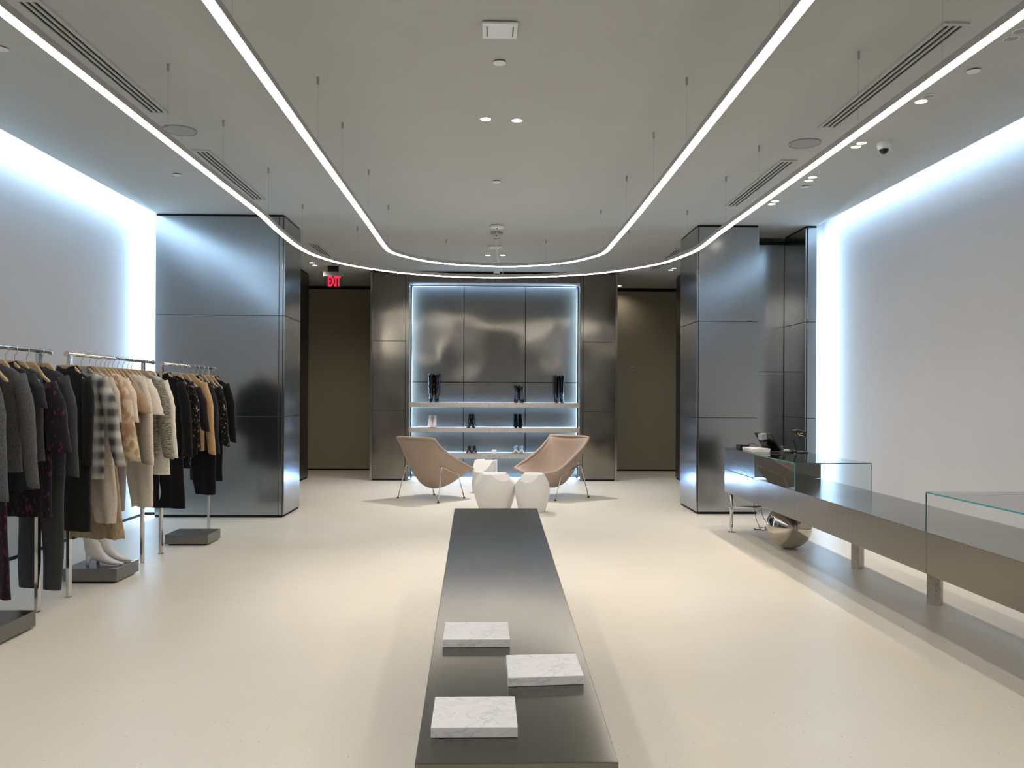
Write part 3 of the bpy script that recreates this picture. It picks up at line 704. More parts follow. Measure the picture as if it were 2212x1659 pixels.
G().loft([[(x, y * sy, z0 + zz * sz) for y, zz in [(math.cos(a), math.sin(a)) for a in [2 * PI * k / 14 for k in range(14)]]] for x, z0, sy, sz in ((-0.06, 0.205, 0.008, 0.006), (-0.05, 0.208, 0.016, 0.014), (0, 0.205, 0.02, 0.022), (0.05, 0.185, 0.028, 0.035), (0.085, 0.17, 0.03, 0.036), (0.095, 0.165, 0.02, 0.024))]).obj('scanner_head', M_BLK, t, True)
G().tube(catmull([(0.0, -0.019, 0.19), (0.02, -0.026, 0.168), (0.05, -0.03, 0.165)], 5), 0.0025, 6).obj('trigger_guard', M_OFFW, t)
G().box(0.02, 0.045, -0.032, -0.028, 0.182, 0.19).obj('yellow_mark', plain('yellow_mark', (214, 160, 60), 0.5), t)
G().tube(catmull([(-0.06, 0, 0.205), (-0.12, 0.0, 0.205), (-0.14, 0.0, 0.16), (-0.125, 0, 0.1), (-0.13, 0, 0.05), (-0.22, 0, 0.035), (-0.27, -0.02, 0.01)], 7), 0.0028, 6).obj('cable', M_BLK, t)
t = thing('cable_box', 'small black power box with cables behind the white cartons on the counter end', 'power box', (2.66, 8.75, TZ), 0.1)
G().box(-0.04, 0.06, -0.06, 0.06, 0, 0.045).obj('case', M_BLK, t, bevel=0.004)
G().tube(catmull([(0.02, -0.06, 0.02), (0.05, -0.12, 0.06), (0.09, -0.16, 0.05), (0.12, -0.2, 0.01)], 7), 0.003, 6).obj('cable', M_BLK, t)
for k, (dz, lab, rz) in enumerate(((0, 'flat white carton under another beside the black till', 0.0), (0.019, 'flat white carton on top of another beside the black till', 0.02))):
    t = thing('flat_carton', lab, 'carton', (2.68, 8.33, TZ + dz), math.radians(0) + rz, 'flat white cartons by the till')
    G().box(-0.09, 0.09, -0.16, 0.16, 0, 0.018).obj('tray', M_OFFW, t, bevel=0.001)
t = thing('mouse', 'black mouse lying on the till box in front of the wall socket', 'mouse', (3.0, 8.55, TZ), 0.4)
G().loft([[(x, y * s, max(0.0, z * h)) for y, z in [(math.cos(a), math.sin(a)) for a in [PI * k / 10 for k in range(11)]]] for x, s, h in ((-0.055, 0.01, 0.008), (-0.045, 0.028, 0.025), (0, 0.033, 0.036), (0.04, 0.028, 0.02), (0.052, 0.01, 0.006))]).obj('shell', M_BLK, t, True)
G().tube([(0.04, 0, 0.034), (0.02, 0, 0.036)], 0.004, 8).obj('scroll_wheel', M_GREYP, t)
t = thing('notepad', 'white papers under the black mouse on the till box', 'papers', (2.98, 8.6, TZ - 0.0005), 0.2)
G().box(-0.11, 0.11, -0.09, 0.09, 0, 0.0007).box(-0.1, 0.12, -0.07, 0.1, 0.0008, 0.0012).obj('sheets', M_OFFW, t)
t = thing('cable_coil', 'black cable ends lying at the front of the till box', 'cable', (2.86, 8.06, TZ))
G().tube(catmull([(-0.1, 0.08, 0.005), (-0.03, 0.02, 0.012), (0.05, 0.01, 0.008), (0.12, 0.05, 0.012), (0.15, 0.02, 0.006), (0.11, -0.0, 0.02), (0.07, 0.03, 0.006), (0.12, 0.06, 0.005)], 7), 0.006, 6).obj('cord', M_BLK, t)
G().box(0.15, 0.25, 0.0, 0.05, 0.0, 0.014).obj('plug', M_BLK, t, bevel=0.004)
q = on_y(1710, 966, 10.93)
t = thing('wall_socket', 'white socket plate on the steel niche wall behind the till', 'socket', (q.x, 10.951, q.z))
G().box(-0.035, 0.035, -0.008, 0.0, -0.03, 0.03).obj('plate', M_OFFW, t, bevel=0.002)
G().box(0.0, 0.006, -0.009, -0.007, -0.018, -0.008).obj('slot', M_BLK, t)
q = on_y(1367, 796, 16.15)
t = thing('wall_switch', 'small pale switch pair on the tan wall of the right passage', 'switch', (q.x, 16.15, q.z))
G().box(-0.04, 0.04, -0.012, 0, 0.0, 0.05).obj('plate', M_GREYP, t, bevel=0.002); G().box(-0.03, 0.03, -0.012, 0, -0.06, -0.015).obj('lower_plate', M_GREYP, t, bevel=0.002)
# cables under the counter
qc = on_z(1635, 1145, 0)
t = thing('power_cables', 'black cables hanging below the counter to a plug beside the steel ball', 'cables', (qc.x, qc.y, 0))
for pts in ([(-0.04, 0.05, CB), (-0.02, 0.05, 0.3), (0.0, 0.03, 0.12), (0.03, 0, 0.03), (0.0, -0.04, 0.006), (-0.03, 0, 0.006), (0.06, 0.03, 0.006)],
            [(0.09, 0.05, CB), (0.06, 0.05, 0.3), (0.07, 0.03, 0.16), (0.12, 0.02, 0.07)],
            [(0.13, 0.0, 0.02), (0.06, 0.05, 0.02), (-0.02, 0.03, 0.01), (0.05, -0.04, 0.006), (0.13, -0.02, 0.02)]):
    G().tube(catmull(pts, 8), 0.0032, 6).obj('cable', M_BLK, t)
G().box(0.1, 0.15, -0.02, 0.03, 0.001, 0.035).box(0.11, 0.14, -0.015, 0.02, 0.035, 0.085).obj('plug', M_BLK, t, bevel=0.003)
# display card on lowest shelf
# ------------------------------------------------------------------ footwear
def ell(c, u, v, a, b, k=14, flat=None):
    out = []
    for j in range(k):
        an = 2 * PI * j / k
        p = c + u * (a * math.cos(an)) + v * (b * math.sin(an))
        if flat is not None and p.z < flat: p.z = flat
        out.append(p)
    return out
def boot(parent_label, cat, loc, rz, H, wshaft, mat, group, heel=0.05, slouch=0.0, name='boot', L=0.24, topflop=False, heelmat=None):
    """toe points to local -y"""
    t = thing(name, parent_label, cat, loc, rz, group)
    X = Vector((1, 0, 0)); g = G(); h = heel
    rings = []
    spec = [(-.195, .009, 90, .004, .005), (-.18, .013, 90, .013, .009), (-.15, .019, 90, .025, .015), (-.115, .026, 88, .035, .022), (-.075, .034 + .1 * h, 84, .041, .03), (-.035, .046 + .35 * h, 75, .037, .043), (.005, .062 + .65 * h, 60, .033, .06), (.028, .072 + .9 * h, 42, .033, .073), (.04, .095 + h, 22, .034, .062), (.048, .125 + h, 4, wshaft * .88, .052)]
    for y, z, tilt, a, b in spec:
        tr = math.radians(tilt); v = Vector((0, -math.cos(tr), math.sin(tr)))
        rings.append(ell(Vector((0, y, z)), X, v, a, b, 14, 0.004 + (0 if y < -0.05 else h * min(1, (y + 0.05) / 0.07))))
    n = max(2, int((H - 0.125 - h) / 0.03))
    for k in range(1, n + 1):
        f = k / n; z = 0.125 + h + (H - 0.125 - h) * f
        wv = slouch * math.sin(k * 2.1) * (1 if f < 0.8 else 0.3)
        ww = wshaft * (0.85 + 0.25 * f) + wv
        rings.append(ell(Vector((slouch * 0.4 * math.sin(k * 1.3), 0.048, z)), X, Vector((0, -1, 0)), ww, ww * 1.15))
    # turn inward to leave an open mouth
    z = H; ww = wshaft * 1.06
    rings.append(ell(Vector((0, 0.048, z - 0.002)), X, Vector((0, -1, 0)), ww * 0.93, ww * 1.07)); rings.append(ell(Vector((0, 0.048, z - 0.05)), X, Vector((0, -1, 0)), ww * 0.85, ww))
    g.loft(rings); g.obj('upper', mat, t, True)
    if h > 0.012:
        G().loft([ell(Vector((0, 0.055, h + 0.02)), X, Vector((0, 1, 0)), 0.031, 0.034, 10), ell(Vector((0, 0.068, h * 0.5)), X, Vector((0, 1, 0)), 0.015, 0.016, 10), ell(Vector((0, 0.075, 0.0)), X, Vector((0, 1, 0)), 0.010, 0.011, 10)]).obj('heel', heelmat or mat, t, True)
    G().loft([ell(Vector((0, -0.10, 0.0)), X, Vector((0, 1, 0)), 0.032, 0.07, 16), ell(Vector((0, -0.10, 0.006)), X, Vector((0, 1, 0)), 0.033, 0.071, 16)]).obj('sole', M_BLK if mat is not M_WLEA else M_WLEA, t)
    if topflop:
        pts = [Vector((wshaft * 1.2 * math.cos(a), 0.048 + wshaft * 1.3 * math.sin(a), H - 0.03 + 0.02 * math.sin(3 * a))) for a in [2 * PI * k / 24 for k in range(25)]]
        G().tube(pts, [0.014 + 0.006 * math.sin(i * 1.7) for i in range(25)], 8).obj('folded_cuff', mat, t, True)
    return t
SYD = BY + 0.18
def shelf_boot(px, py, k, label, **kw):
    q = on_y(px, py, SYD); boot(label, 'boot', (q.x, SYD, SH[k] + 0.0005), kw.pop('rz', 0), **kw)
shelf_boot(930.5, 869, 0, 'tall slouchy black leather boot, left one, on the top shelf at its left end', H=0.50, wshaft=0.05, mat=M_BLKL, group='tall slouchy black boots', slouch=0.007, heel=0.03)
shelf_boot(943.5, 869, 0, 'tall slouchy black leather boot, right one, on the top shelf at its left end', H=0.50, wshaft=0.05, mat=M_BLKL, group='tall slouchy black boots', slouch=0.007, heel=0.03)
shelf_boot(1115.5, 869, 0, 'short black boot with a gathered top, left of its pair, on the top shelf', H=0.31, wshaft=0.038, mat=M_BLKL, group='gathered black boots', topflop=True, slouch=0.004, rz=-.15)
shelf_boot(1126, 869, 0, 'short black boot with a gathered top, right of its pair, on the top shelf', H=0.30, wshaft=0.040, mat=M_BLKL, group='gathered black boots', topflop=True, slouch=0.004, rz=.15)
shelf_boot(1201.5, 869, 0, 'smooth straight knee-high black boot, left of its pair, right end of the top shelf', H=0.485, wshaft=0.045, mat=M_BLKL, group='straight black knee boots', heel=0.03)
shelf_boot(1213.5, 869, 0, 'smooth straight knee-high black boot, right of its pair, right end of the top shelf', H=0.485, wshaft=0.045, mat=M_BLKL, group='straight black knee boots', heel=0.03)
shelf_boot(929.5, 925, 1, 'pale pink ankle boot, left of its pair, on the middle shelf', H=0.21, wshaft=0.029, mat=M_PLEA, group='pale ankle boots', heel=0.045)
shelf_boot(938.5, 925, 1, 'pale pink ankle boot, right of its pair, on the middle shelf', H=0.21, wshaft=0.029, mat=M_PLEA, group='pale ankle boots', heel=0.045)
shelf_boot(1013.5, 925, 1, 'glossy black ankle boot, left of its pair, middle shelf above the sandals', H=0.24, wshaft=0.028, mat=M_BLKL, group='glossy black ankle boots', heel=0.05, rz=-.1)
shelf_boot(1022.5, 925, 1, 'glossy black ankle boot, right of its pair, middle shelf above the sandals', H=0.24, wshaft=0.028, mat=M_BLKL, group='glossy black ankle boots', heel=0.05, rz=.1)
shelf_boot(1114, 925, 1, 'matt black suede ankle boot, left of its pair, middle shelf above the clear shoes', H=0.24, wshaft=0.03, mat=M_SUEDE, group='suede ankle boots', heel=0.05)
shelf_boot(1123.5, 925, 1, 'matt black suede ankle boot, right of its pair, middle shelf above the clear shoes', H=0.24, wshaft=0.03, mat=M_SUEDE, group='suede ankle boots', heel=0.05)
def sandal(px, label, mat, group, clear=False):
    q = on_y(px, 981, SYD); t = thing('sandal' if not clear else 'clear_shoe', label, 'shoe', (q.x, SYD, SH[2] + 0.0005), 0, group)
    X = Vector((1, 0, 0)); Yv = Vector((0, 1, 0)); h = 0.06
    G().loft([ell(Vector((0, y, z)), X, Vector((0, 0, 1)), a, 0.004, 10) for y, z, a in ((-0.15, 0.006, 0.015), (-0.11, 0.006, 0.04), (-0.06, 0.008, 0.042), (0.0, 0.035, 0.03), (0.05, h, 0.027), (0.085, h + .002, 0.018))]).obj('footbed', plain('insole', (150, 128, 96), 0.6) if 'insole' not in MATS else MATS['insole'], t, True)
    G().loft([ell(Vector((0, 0.065, h)), X, Yv, 0.026, 0.024, 10), ell(Vector((0, 0.07, 0)), X, Yv, 0.020, 0.018, 10)]).obj('heel', mat, t, True)
    def arch(y, w, hh, r, z0=0.006, lean=0.0):
        return G().tube([(w * math.cos(a), y + lean * math.sin(a), z0 + hh * math.sin(a)) for a in [PI * k / 12 for k in range(13)]], r, 8)
    arch(-0.10, 0.042, 0.045, 0.010).obj('toe_strap', mat, t, True)
    arch(-0.06, 0.040, 0.062, 0.008, lean=0.01).obj('toe_strap', mat, t, True)
    pts = [(0.03 * math.cos(a), 0.04 + 0.035 * math.sin(a), 0.115 + 0.01 * math.cos(a)) for a in [2 * PI * k / 16 for k in range(17)]]
    G().tube(pts, 0.009, 8).obj('ankle_strap', mat, t, True)
    G().loft([ell(Vector((0, 0.07, h)), X, Yv, 0.027, 0.018, 12), ell(Vector((0, 0.06, 0.12)), X, Yv, 0.027, 0.018, 12)], False, False).obj('heel_counter', mat, t, True)
sandal(1013.5, 'black strappy sandal, left of its pair, on the lowest shelf', M_BLKL, 'black strappy sandals')
sandal(1024.5, 'black strappy sandal, right of its pair, on the lowest shelf', M_BLKL, 'black strappy sandals')
M_CLEAR = plain('milky_vinyl', (215, 222, 230), 0.15)
sandal(1114, 'clear vinyl heeled shoe, left of its pair, on the lowest shelf', M_CLEAR, 'clear vinyl shoes', True)
sandal(1126, 'clear vinyl heeled shoe, right of its pair, on the lowest shelf', M_CLEAR, 'clear vinyl shoes', True)
q = on_y(1067.5, 981, SYD)
o = G().box(-0.042, 0.042, -0.03, 0.03, 0, 0.062).obj('white_cube', plain('bright_white', (250, 250, 250), 0.6), None, bevel=0.004); o.location = (q.x, SYD, SH[2] + .0005); tag(o, 'small bright white box standing alone on the lowest shelf', 'box')
# ------------------------------------------------------------------ plinths and white boots
def plinth(xa, xb, ya, yb, h, label):
    t = thing('plinth', label, 'plinth', ((xa + xb) / 2, (ya + yb) / 2, 0), group='low steel plinths by the clothes racks')
    a, b = (xb - xa) / 2, (yb - ya) / 2
    G().box(-a, a, -b, b, 0.014, h).obj('top_box', M_PLINTH, t, bevel=0.001)
    G().box(-a + 0.03, a - 0.03, -b + 0.03, b - 0.03, 0, 0.014).obj('recessed_base', M_BLACK, t)
a, b, c = on_z(137, 1256, 0.012), on_z(252, 1257, 0.012), on_z(298.5, 1233.5, 0.012)
plinth(a.x, b.x, b.y, c.y, 0.11, 'low grey steel plinth under the middle rack carrying white boots')
PM = (a.x, b.x, b.y, c.y)
a, b, c = on_z(358, 1175, 0.012), on_z(449, 1176, 0.012), on_z(476, 1162, 0.012)
plinth(a.x, b.x, b.y, c.y, 0.105, 'empty low grey steel plinth under the farthest rack')
a, b = on_z(77, 1352, 0.012), on_z(0, 1391, 0.012)
plinth(a.x - 0.42, a.x, b.y - 0.03, a.y, 0.11, 'low dark steel plinth under the nearest rack, cut by the picture edge')
q = on_z(225, 1222, 0.11)
boot('white leather ankle boot with a kitten heel on the plinth, the one in front', 'boot', (PM[0] + 0.20, PM[2] + 0.14, 0.1105), math.radians(96), 0.31, 0.056, M_WLEA, 'white kitten heel boots', heel=0.06)
boot('white leather ankle boot with a kitten heel on the plinth, the one behind', 'boot', (PM[0] + 0.22, PM[2] + 0.27, 0.1105), math.radians(99), 0.31, 0.056, M_WLEA, 'white kitten heel boots', heel=0.06)

# ------------------------------------------------------------------ clothes racks
RX, RZ = -3.03, 1.74
def rack(y0, y1, p0, p1, label):
    t = thing('clothes_rack', label, 'clothes rack', (RX, (y0 + y1) / 2, 0), group='chrome clothes racks along the left wall')
    c = (y0 + y1) / 2
    r = G().tube([(0, y0 - c, RZ), (0, y1 - c, RZ)], 0.0125, 14).obj('rail', M_CHROME, t, True)
    for s, yy in ((-1, y0 - c), (1, y1 - c)):
        G().tube([(0, yy - 0.004, RZ), (0, yy + 0.004, RZ)], 0.019, 14).obj('end_cap', M_CHROME, r)
    for yy in (p0, p1):
        G().box(-0.012, 0.012, yy - c - 0.02, yy - c + 0.02, 0.004, RZ - 0.012).obj('post', M_CHROME, t, bevel=0.002)
        G().box(-0.02, 0.02, yy - c - 0.028, yy - c + 0.028, 0.0, 0.004).obj('floor_plate', M_CHROME, t)
Yn = on_x(108, 762, RX).y; Ym0, Ym1 = on_x(143, 766, RX).y, on_x(331, 789, RX).y; Yf0, Yf1 = on_x(351, 790, RX).y, on_x(463, 802, RX).y
pn1 = on_z(85, 1322, 0).y; pm0, pm1 = on_z(153, 1290, 0).y, on_z(316, 1215, 0).y; pf0, pf1 = on_z(357, 1196, 0).y, on_z(458, 1147, 0).y
rack(3.9, Yn, 4.2, pn1, 'nearest chrome rack, hung with dark grey and burgundy clothes')
rack(Ym0, Ym1, pm0, pm1, 'middle chrome rack, hung mostly with cream and beige clothes')
rack(Yf0, Yf1, pf0, pf1, 'farthest chrome rack before the steel pillar, hung mostly with black clothes')

FAB = dict(
    grey_knit=fabric('grey_knit', (90, 92, 94), (70, 72, 74), 120, 0.8),
    burgundy=fabric('burgundy_print', (30, 16, 20), (72, 32, 58), 46, 0.2, (1, 1, 0.6), 0.38, 0.46, 6),
    grey_mohair=fabric('grey_mohair', (98, 98, 98), (76, 76, 78), 160, 1.0),
    ink=fabric('ink_cotton', (44, 46, 50)),
    slate=fabric('slate_wool', (62, 64, 64), (50, 52, 52), 80),
    pink_black=fabric('pink_print', (28, 27, 30), (104, 40, 72), 44, 0.2, (1, 1, 0.5), 0.34, 0.42, 6),
    charcoal=fabric('charcoal_cloth', (62, 64, 66)),
    black_wool=fabric('black_wool', (30, 30, 30), (18, 18, 18), 120, 1.0),
    plaid=plaid(),
    velvet=fabric('devore_velvet', (164, 146, 118), (150, 128, 98), 34, 0.3, (1.2, 1.2, 0.5), 0.44, 0.54, 5),
    oatmeal=fabric('oatmeal_wool', (190, 178, 162)),
    lace=fabric('beige_lace', (176, 140, 106), (208, 190, 164), 22, 0.5, (1, 1, 0.7), 0.42, 0.55, 6),
    cream=fabric('cream_cotton', (214, 202, 184)),
    tan=fabric('tan_cotton', (170, 142, 112)),
    greige=fabric('greige_knit', (150, 140, 126), (134, 126, 112), 90),
    taupe=fabric('taupe_cloth', (142, 132, 128)),
    ivory=fabric('ivory_cotton', (222, 212, 196)),
    ecru=fabric('ecru_wool', (206, 196, 178)),
    marl=fabric('marl_knit', (162, 156, 140), (84, 82, 76), 110, 0.9, (0.25, 0.25, 1.8), 0.36, 0.58, 3),
    white=fabric('white_poplin', (226, 220, 206)),
    black=fabric('black_cloth', (15, 15, 17)),
    black_print=fabric('black_print', (20, 20, 22), (150, 142, 132), 46, 0.2, (1, 1, 0.8), 0.35, 0.40, 5),
    aubergine=fabric('aubergine_cloth', (34, 28, 34)),
    camel=fabric('camel_knit', (196, 160, 116), (178, 144, 102), 90, 0.6),
    denim=fabric('black_denim', (36, 38, 42)),
)
HANG = {}
def hanger(y, yaw, label, half=0.205):
    t = thing('hanger', label, 'hanger', (RX, y, RZ), yaw, 'pale wooden hangers on the racks')
    if 'b' not in HANG:
        rings = []
        for k in range(-12, 13):
            f = k / 12; x = f * half; af = abs(f); yy = -0.012 * f * f
            e = max(0.0, (af - 0.28) / 0.72); zt_ = -0.076 - 0.118 * (e * e * (3 - 2 * e)) ** 0.85; zb_ = -0.128 - 0.097 * af ** 1.3
            z = (zt_ + zb_) / 2; h = max(0.013, (zt_ - zb_) / 2); th = 0.0065 + 0.004 * af ** 3
            if abs(k) == 12: h *= 0.5; th *= 0.6
            rings.append([Vector((x, yy + th * math.copysign(abs(math.cos(a)) ** 0.6, math.cos(a)), z + h * math.copysign(abs(math.sin(a)) ** 0.6, math.sin(a)))) for a in [2 * PI * j / 12 for j in range(12)]])
        HANG['b'] = G().loft(rings).obj('hanger_body', M_WOOD, t, True)
        hk = [(0, 0, -0.075), (0, 0, -0.05), (0.004, 0, -0.04), (0.022, 0, -0.018), (0.0215, 0, 0.004), (0.014, 0, 0.0165), (0, 0, 0.0205), (-0.014, 0, 0.0165), (-0.0205, 0, 0.004)]
        HANG['h'] = G().tube(catmull(hk, 4), 0.0019, 6).obj('hook', M_CHROME, t, True)
    else:
        for k in 'bh':
            c = HANG[k].copy(); COL.objects.link(c); c.parent = t
    return t
def garment(label, cat, y, yaw, fab, hem, hw=0.205, hem_hw=None, th=0.026, sleeve=None, splay=0.055, sl_r=0.05, hem_th=None, collar=None, shift=0.0, legs=False, name='garment', neck=0.075, seed=0, sl_out=0.05, flare=0.0, frill=0.0, sl_end_r=None, buttons=0, dx=0.0, drop=0.0, waist=None):
    """local x across the shoulders, z up from the rail; built as an open cloth body plus sleeves, collar, legs"""
    rnd = random.Random(seed + int(y * 1000)); mat = FAB[fab]
    t = thing(name, label, cat, (RX + dx, y, RZ), yaw, None)
    hem_hw = hem_hw or hw * 0.98; hem_th = hem_th or th * 1.25
    zh = hem - RZ; ztop = -0.117 - drop; k = 36
    zsh = -0.19 - drop; crotch = zh * 0.52
    zend = crotch if legs else zh
    prof = [(ztop + 0.012, neck * 0.9, th * 0.45), (ztop + 0.002, neck, th * 0.6), (ztop - 0.012, hw * 0.62, th * 0.7), (ztop - 0.04, hw * 0.88, th * 0.8), (zsh, hw * 0.985, th * 0.8), (zsh - 0.04, hw, th * 0.95)]
    nseg = 22
    for i in range(1, nseg + 1):
        f = i / nseg; z = zsh - 0.04 + (zend - zsh + 0.04) * f
        a = hw * 0.97 + (hem_hw - hw * 0.97) * (f ** 1.2)
        if waist: a -= waist * math.exp(-((f - 0.4) / 0.16) ** 2)
        prof.append((z, a, th + (hem_th - th) * f))
    ph = [rnd.random() * 6.28 for _ in range(4)]; kf = rnd.uniform(2.2, 3.4)
    rings = []
    n = len(prof)
    for i, (z, a, b) in enumerate(prof):
        f = max(0, (i - 5) / (n - 6)); r = []
        cx = shift * f
        for j in range(k):
            an = 2 * PI * j / k; ca, sa = math.cos(an), math.sin(an)
            x = a * math.copysign(abs(ca) ** 0.8, ca); yv = b * math.copysign(abs(sa) ** 0.7, sa)
            fold = 0.008 * (0.25 + f) * (1 + flare) * math.sin(x * kf * 14 + ph[0]) + 0.004 * math.sin(x * 61 + ph[1] + z * 3) * f
            nz = noise.noise(Vector((x * 7, z * 5, seed + y * 3.1))) * 0.009
            zz = z
            if i == n - 1 and frill: zz += frill * math.sin(x * 90 + ph[2])
            elif i == n - 1: zz += 0.006 * noise.noise(Vector((x * 9, y, 2)))
            r.append(Vector((x + cx + 0.006 * noise.noise(Vector((z * 6, ca * 2, y))), yv + fold + nz, zz)))
        rings.append(r)
    o = G().loft(rings, False, False).obj('body', mat, t, True)
    if legs:
        for s in (-1, 1):
            rr = []
            for i in range(12):
                f = i / 11; z = crotch + 0.03 + (zh - crotch - 0.03) * f
                a = hem_hw * (0.56 - 0.20 * f); cx = s * hem_hw * (0.46 + 0.06 * f) + shift
                rr.append([Vector((cx + a * math.cos(an), (hem_th * (1 - .25 * f)) * math.sin(an) + 0.008 * math.sin(z * 9 + s), z)) for an in [2 * PI * j / 18 for j in range(18)]])
            G().loft(rr, False, False).obj('trouser_leg', mat, t, True)
    if sleeve:
        for s in (-1, 1):
            L = sleeve; rr = []; m_ = 16; e = sl_end_r or sl_r * 0.72
            bend = rnd.uniform(-0.02, 0.015)
            for i in range(m_ + 1):
                f = i / m_
                x = s * (hw * 0.90 + sl_out * min(1, f * 3.2) ** 0.7 + splay * f); z = zsh + 0.005 - L * f + (0.012 if i == 0 else 0)
                yy = bend * f * f - 0.012 * math.sin(PI * f)
                rad = sl_r * (0.75 + 0.25 * min(1, f * 6)) if f < 0.25 else sl_r + (e - sl_r) * ((f - 0.25) / 0.75)
                ring = []
                for j in range(16):
                    an = 2 * PI * j / 16
                    wr = 1 + 0.10 * noise.noise(Vector((math.cos(an) * 2, f * 9, y * 5 + s)))
                    ring.append(Vector((x + rad * wr * math.cos(an), yy + rad * 0.62 * wr * math.sin(an), z - (0.01 * math.cos(an) * s if i else -0.014 * math.cos(an) * s))))
                rr.append(ring)
            # turn the cuff inwards
            last = rr[-1]; cc = sum(last, Vector()) / len(last)
            rr.append([cc + (p_ - cc) * 0.88 for p_ in last]); rr.append([cc + (p_ - cc) * 0.82 + Vector((0, 0, 0.04)) for p_ in last])
            G().loft(rr, True, False).obj('sleeve', mat, t, True)
    if collar:
        cm = FAB[collar] if isinstance(collar, str) else mat
        for s in (-1, 1):
            v = [(s * 0.03, -th * .62, ztop + 0.02), (s * (neck + 0.012), -0.002, ztop + 0.035), (s * (neck + 0.03), 0.0, ztop - 0.012), (s * (neck - 0.0), -th * 0.95, ztop - 0.07), (s * 0.018, -th * 0.9, ztop - 0.045),
                 (s * 0.03, th * .62, ztop + 0.03), (s * (neck + 0.03), th * 0.4, ztop - 0.0), (s * 0.03, th * 0.7, ztop - 0.01)]
            o = mesh('collar', v, [(0, 1, 2, 3, 4), (1, 5, 7, 6, 2)], cm, t, False)
            so = o.modifiers.new('solid', 'SOLIDIFY'); so.thickness = 0.006; so.offset = 0
    for bI in range(buttons):
        zz = -0.22 + (zh + 0.25) * (bI + 0.5) / buttons
        G().tube([(0, -th - 0.012, zz), (0, -th - 0.018, zz)], 0.008, 10).obj('button', M_BLK if fab not in ('white', 'ivory', 'ecru') else M_OFFW, t)
    return t
D = math.radians
def g(y, yaw, short, label, cat, fab, hem, **kw):
    hl = kw.pop('hanger', True); gy = kw.pop('group', None)
    o = garment(label, cat, y, D(yaw), fab, hem, **kw)
    if gy: o['group'] = gy
    if hl: hanger(y, D(yaw), 'pale wooden hanger holding the ' + short)
# near rack
g(4.80, -18, 'grey ribbed cardigan', 'mid-grey ribbed cardigan at the left picture edge of the near rack', 'cardigan', 'grey_knit', 0.80, sleeve=0.70, name='cardigan', sl_r=0.055)
g(4.95, -16, 'long burgundy print dress', 'long black and burgundy print dress, bare-shouldered, near rack', 'dress', 'burgundy', 0.25, drop=0.045, neck=0.11, hw=0.16, hem_hw=0.23, name='dress')
g(5.09, -18, 'fuzzy grey sweater', 'fuzzy mid-grey sweater with a long thick sleeve on the near rack', 'sweater', 'grey_mohair', 0.98, sleeve=0.66, sl_r=0.058, name='sweater', th=0.03)
g(5.19, -16, 'ink short-sleeved shirt', 'ink-dark short-sleeved shirt between the fuzzy sweater and the slate vest', 'shirt', 'ink', 0.86, sleeve=0.18, collar=True, name='shirt')
g(5.29, -16, 'slate wool vest', 'slate grey sleeveless wool vest, straight cut, on the near rack', 'vest', 'slate', 1.03, hw=0.215, hem_hw=0.225, name='vest', th=0.03)
g(5.42, -18, 'black and pink print dress', 'black dress with pink flowers and wide half sleeves, near rack', 'dress', 'pink_black', 0.66, drop=0.045, neck=0.11, sleeve=0.42, sl_r=0.075, sl_end_r=0.085, name='dress', hem_hw=0.22)
g(5.60, -18, 'charcoal jumpsuit', 'long charcoal jumpsuit with narrow trouser legs, last on the near rack', 'jumpsuit', 'charcoal', 0.15, sleeve=0.64, sl_r=0.052, name='jumpsuit', legs=True, hem_hw=0.20, sl_end_r=0.04, waist=0.03)
# middle rack
g(5.93, -18, 'black wool coat', 'long black wool coat, first on the middle rack', 'coat', 'black_wool', 0.49, sleeve=0.60, sl_r=0.05, name='coat', hem_hw=0.225, hw=0.19, splay=0.0, sl_out=0.03, collar=True, th=0.032)
g(6.13, -18, 'plaid shirt jacket', 'grey, black and white plaid shirt jacket', 'jacket', 'plaid', 0.84, sleeve=0.62, sl_r=0.064, name='jacket', collar=True, th=0.03, splay=0.11)
g(6.25, -20, 'oatmeal raw-edge coat', 'long oatmeal coat with a raw hem, beside the plaid jacket', 'coat', 'oatmeal', 0.50, hem_hw=0.085, shift=0.175, sleeve=0.30, name='coat', frill=0.002)
g(6.35, -14, 'long bronze velvet dress', 'long bronze-beige patterned velvet dress above the white boots', 'dress', 'velvet', 0.36, drop=0.03, neck=0.11, hw=0.17, hem_hw=0.25, name='dress', frill=0.006, flare=0.8, dx=0.0)
g(6.43, -18, 'beige lace dress', 'beige lace dress with crinkled bell sleeves', 'dress', 'lace', 0.93, sleeve=0.60, sl_r=0.055, sl_end_r=0.075, name='dress', frill=0.006)
g(6.50, -18, 'pale half-sleeved blouse', 'pale cream half-sleeved blouse against the lace dress', 'blouse', 'cream', 1.0, sleeve=0.31, name='blouse', sl_r=0.055)
g(6.56, -18, 'taupe trouser suit', 'taupe grey outfit reaching low, only its narrow leg showing', 'trousers', 'taupe', 0.54, drop=0.045, neck=0.11, hw=0.18, hem_hw=0.06, shift=0.10, name='trousers')
g(6.63, -18, 'tan short-sleeved top', 'tan-brown top with a square short sleeve', 'top', 'tan', 1.0, drop=0.03, neck=0.11, sleeve=0.21, name='top', sl_r=0.06, sl_end_r=0.07)
g(6.72, -18, 'greige cardigan', 'greige cardigan with a long straight sleeve beside the tan top', 'cardigan', 'greige', 0.94, drop=0.03, neck=0.11, sleeve=0.62, name='cardigan', sl_r=0.055)
g(6.81, -18, 'cream sweatshirt', 'cream sweatshirt with a ribbed cuff on the middle rack', 'sweatshirt', 'cream', 0.93, sleeve=0.66, name='sweatshirt', sl_r=0.052)
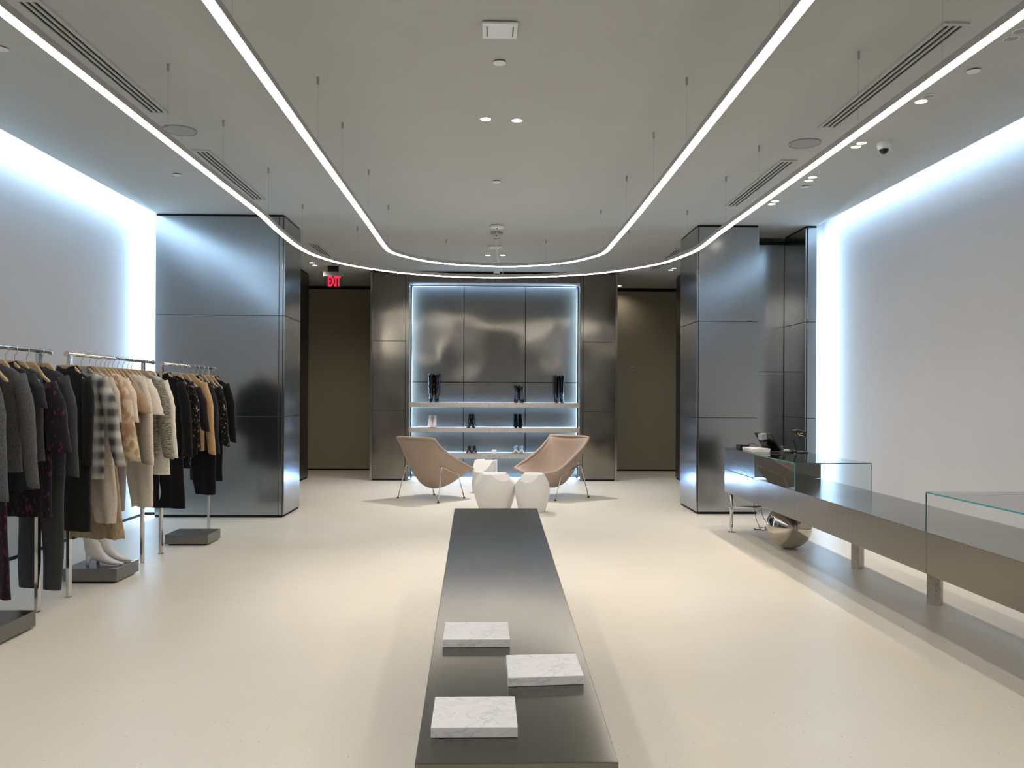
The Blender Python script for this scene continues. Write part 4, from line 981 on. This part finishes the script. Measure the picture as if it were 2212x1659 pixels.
g(6.90, -18, 'ivory wide tee', 'ivory tee with a wide short sleeve above the long ecru coat', 'tee', 'ivory', 0.98, sleeve=0.26, name='tee', sl_r=0.06, sl_end_r=0.08)
g(6.98, -20, 'ecru frayed coat', 'long ecru coat with a frayed slanting hem', 'coat', 'ecru', 0.52, hem_hw=0.10, shift=0.12, name='coat', frill=0.004)
g(7.14, -18, 'marled knit sweater', 'black and cream marled knit sweater with a full sleeve', 'sweater', 'marl', 0.92, sleeve=0.64, sl_r=0.068, name='sweater', th=0.032)
g(7.27, -18, 'white shirt', 'off-white long shirt, last on the middle rack', 'shirt', 'white', 0.76, sleeve=0.64, sl_r=0.055, name='shirt', hem_hw=0.24, collar=True)
# far rack
g(7.62, -16, 'long black coat', 'long black coat with a pointed collar, first on the farthest rack', 'coat', 'black', 0.42, sleeve=0.66, name='coat', collar=True, hem_hw=0.24, sl_r=0.055)
g(7.88, -18, 'black and white print blouse', 'black blouse with a pale flower print and long sleeves, farthest rack', 'blouse', 'black_print', 0.76, sleeve=0.62, name='blouse')
g(8.05, -18, 'aubergine top', 'dark aubergine top with elbow sleeves beside the camel sweater', 'top', 'aubergine', 0.88, drop=0.045, neck=0.11, sleeve=0.40, name='top', sl_r=0.06)
g(8.24, -18, 'camel sweater', 'camel brown knit sweater among the black clothes', 'sweater', 'camel', 0.9, sleeve=0.68, name='sweater', sl_r=0.056, th=0.03)
g(8.40, -18, 'black denim shirt', 'black denim shirt with a buttoned cuff next to the camel sweater', 'shirt', 'denim', 0.9, sleeve=0.68, name='shirt', collar=True)
g(8.53, -18, 'narrow long black coat', 'long narrow black garment reaching lowest at the far rack end', 'trousers', 'black', 0.44, drop=0.045, neck=0.11, hem_hw=0.11, shift=0.10, name='trousers')
g(8.67, -18, 'black dotted blouse', 'black blouse with small pale print near the rack end', 'blouse', 'black_print', 0.88, drop=0.03, neck=0.11, sleeve=0.60, name='blouse')
g(8.79, -18, 'plain black dress', 'plain black dress just before the blazer', 'dress', 'black', 0.55, drop=0.03, neck=0.11, hem_hw=0.20, name='dress')
g(8.93, -20, 'black blazer', 'black blazer hanging last on the farthest rack', 'blazer', 'black', 0.92, sleeve=0.60, name='blazer', collar=True, sl_r=0.055)
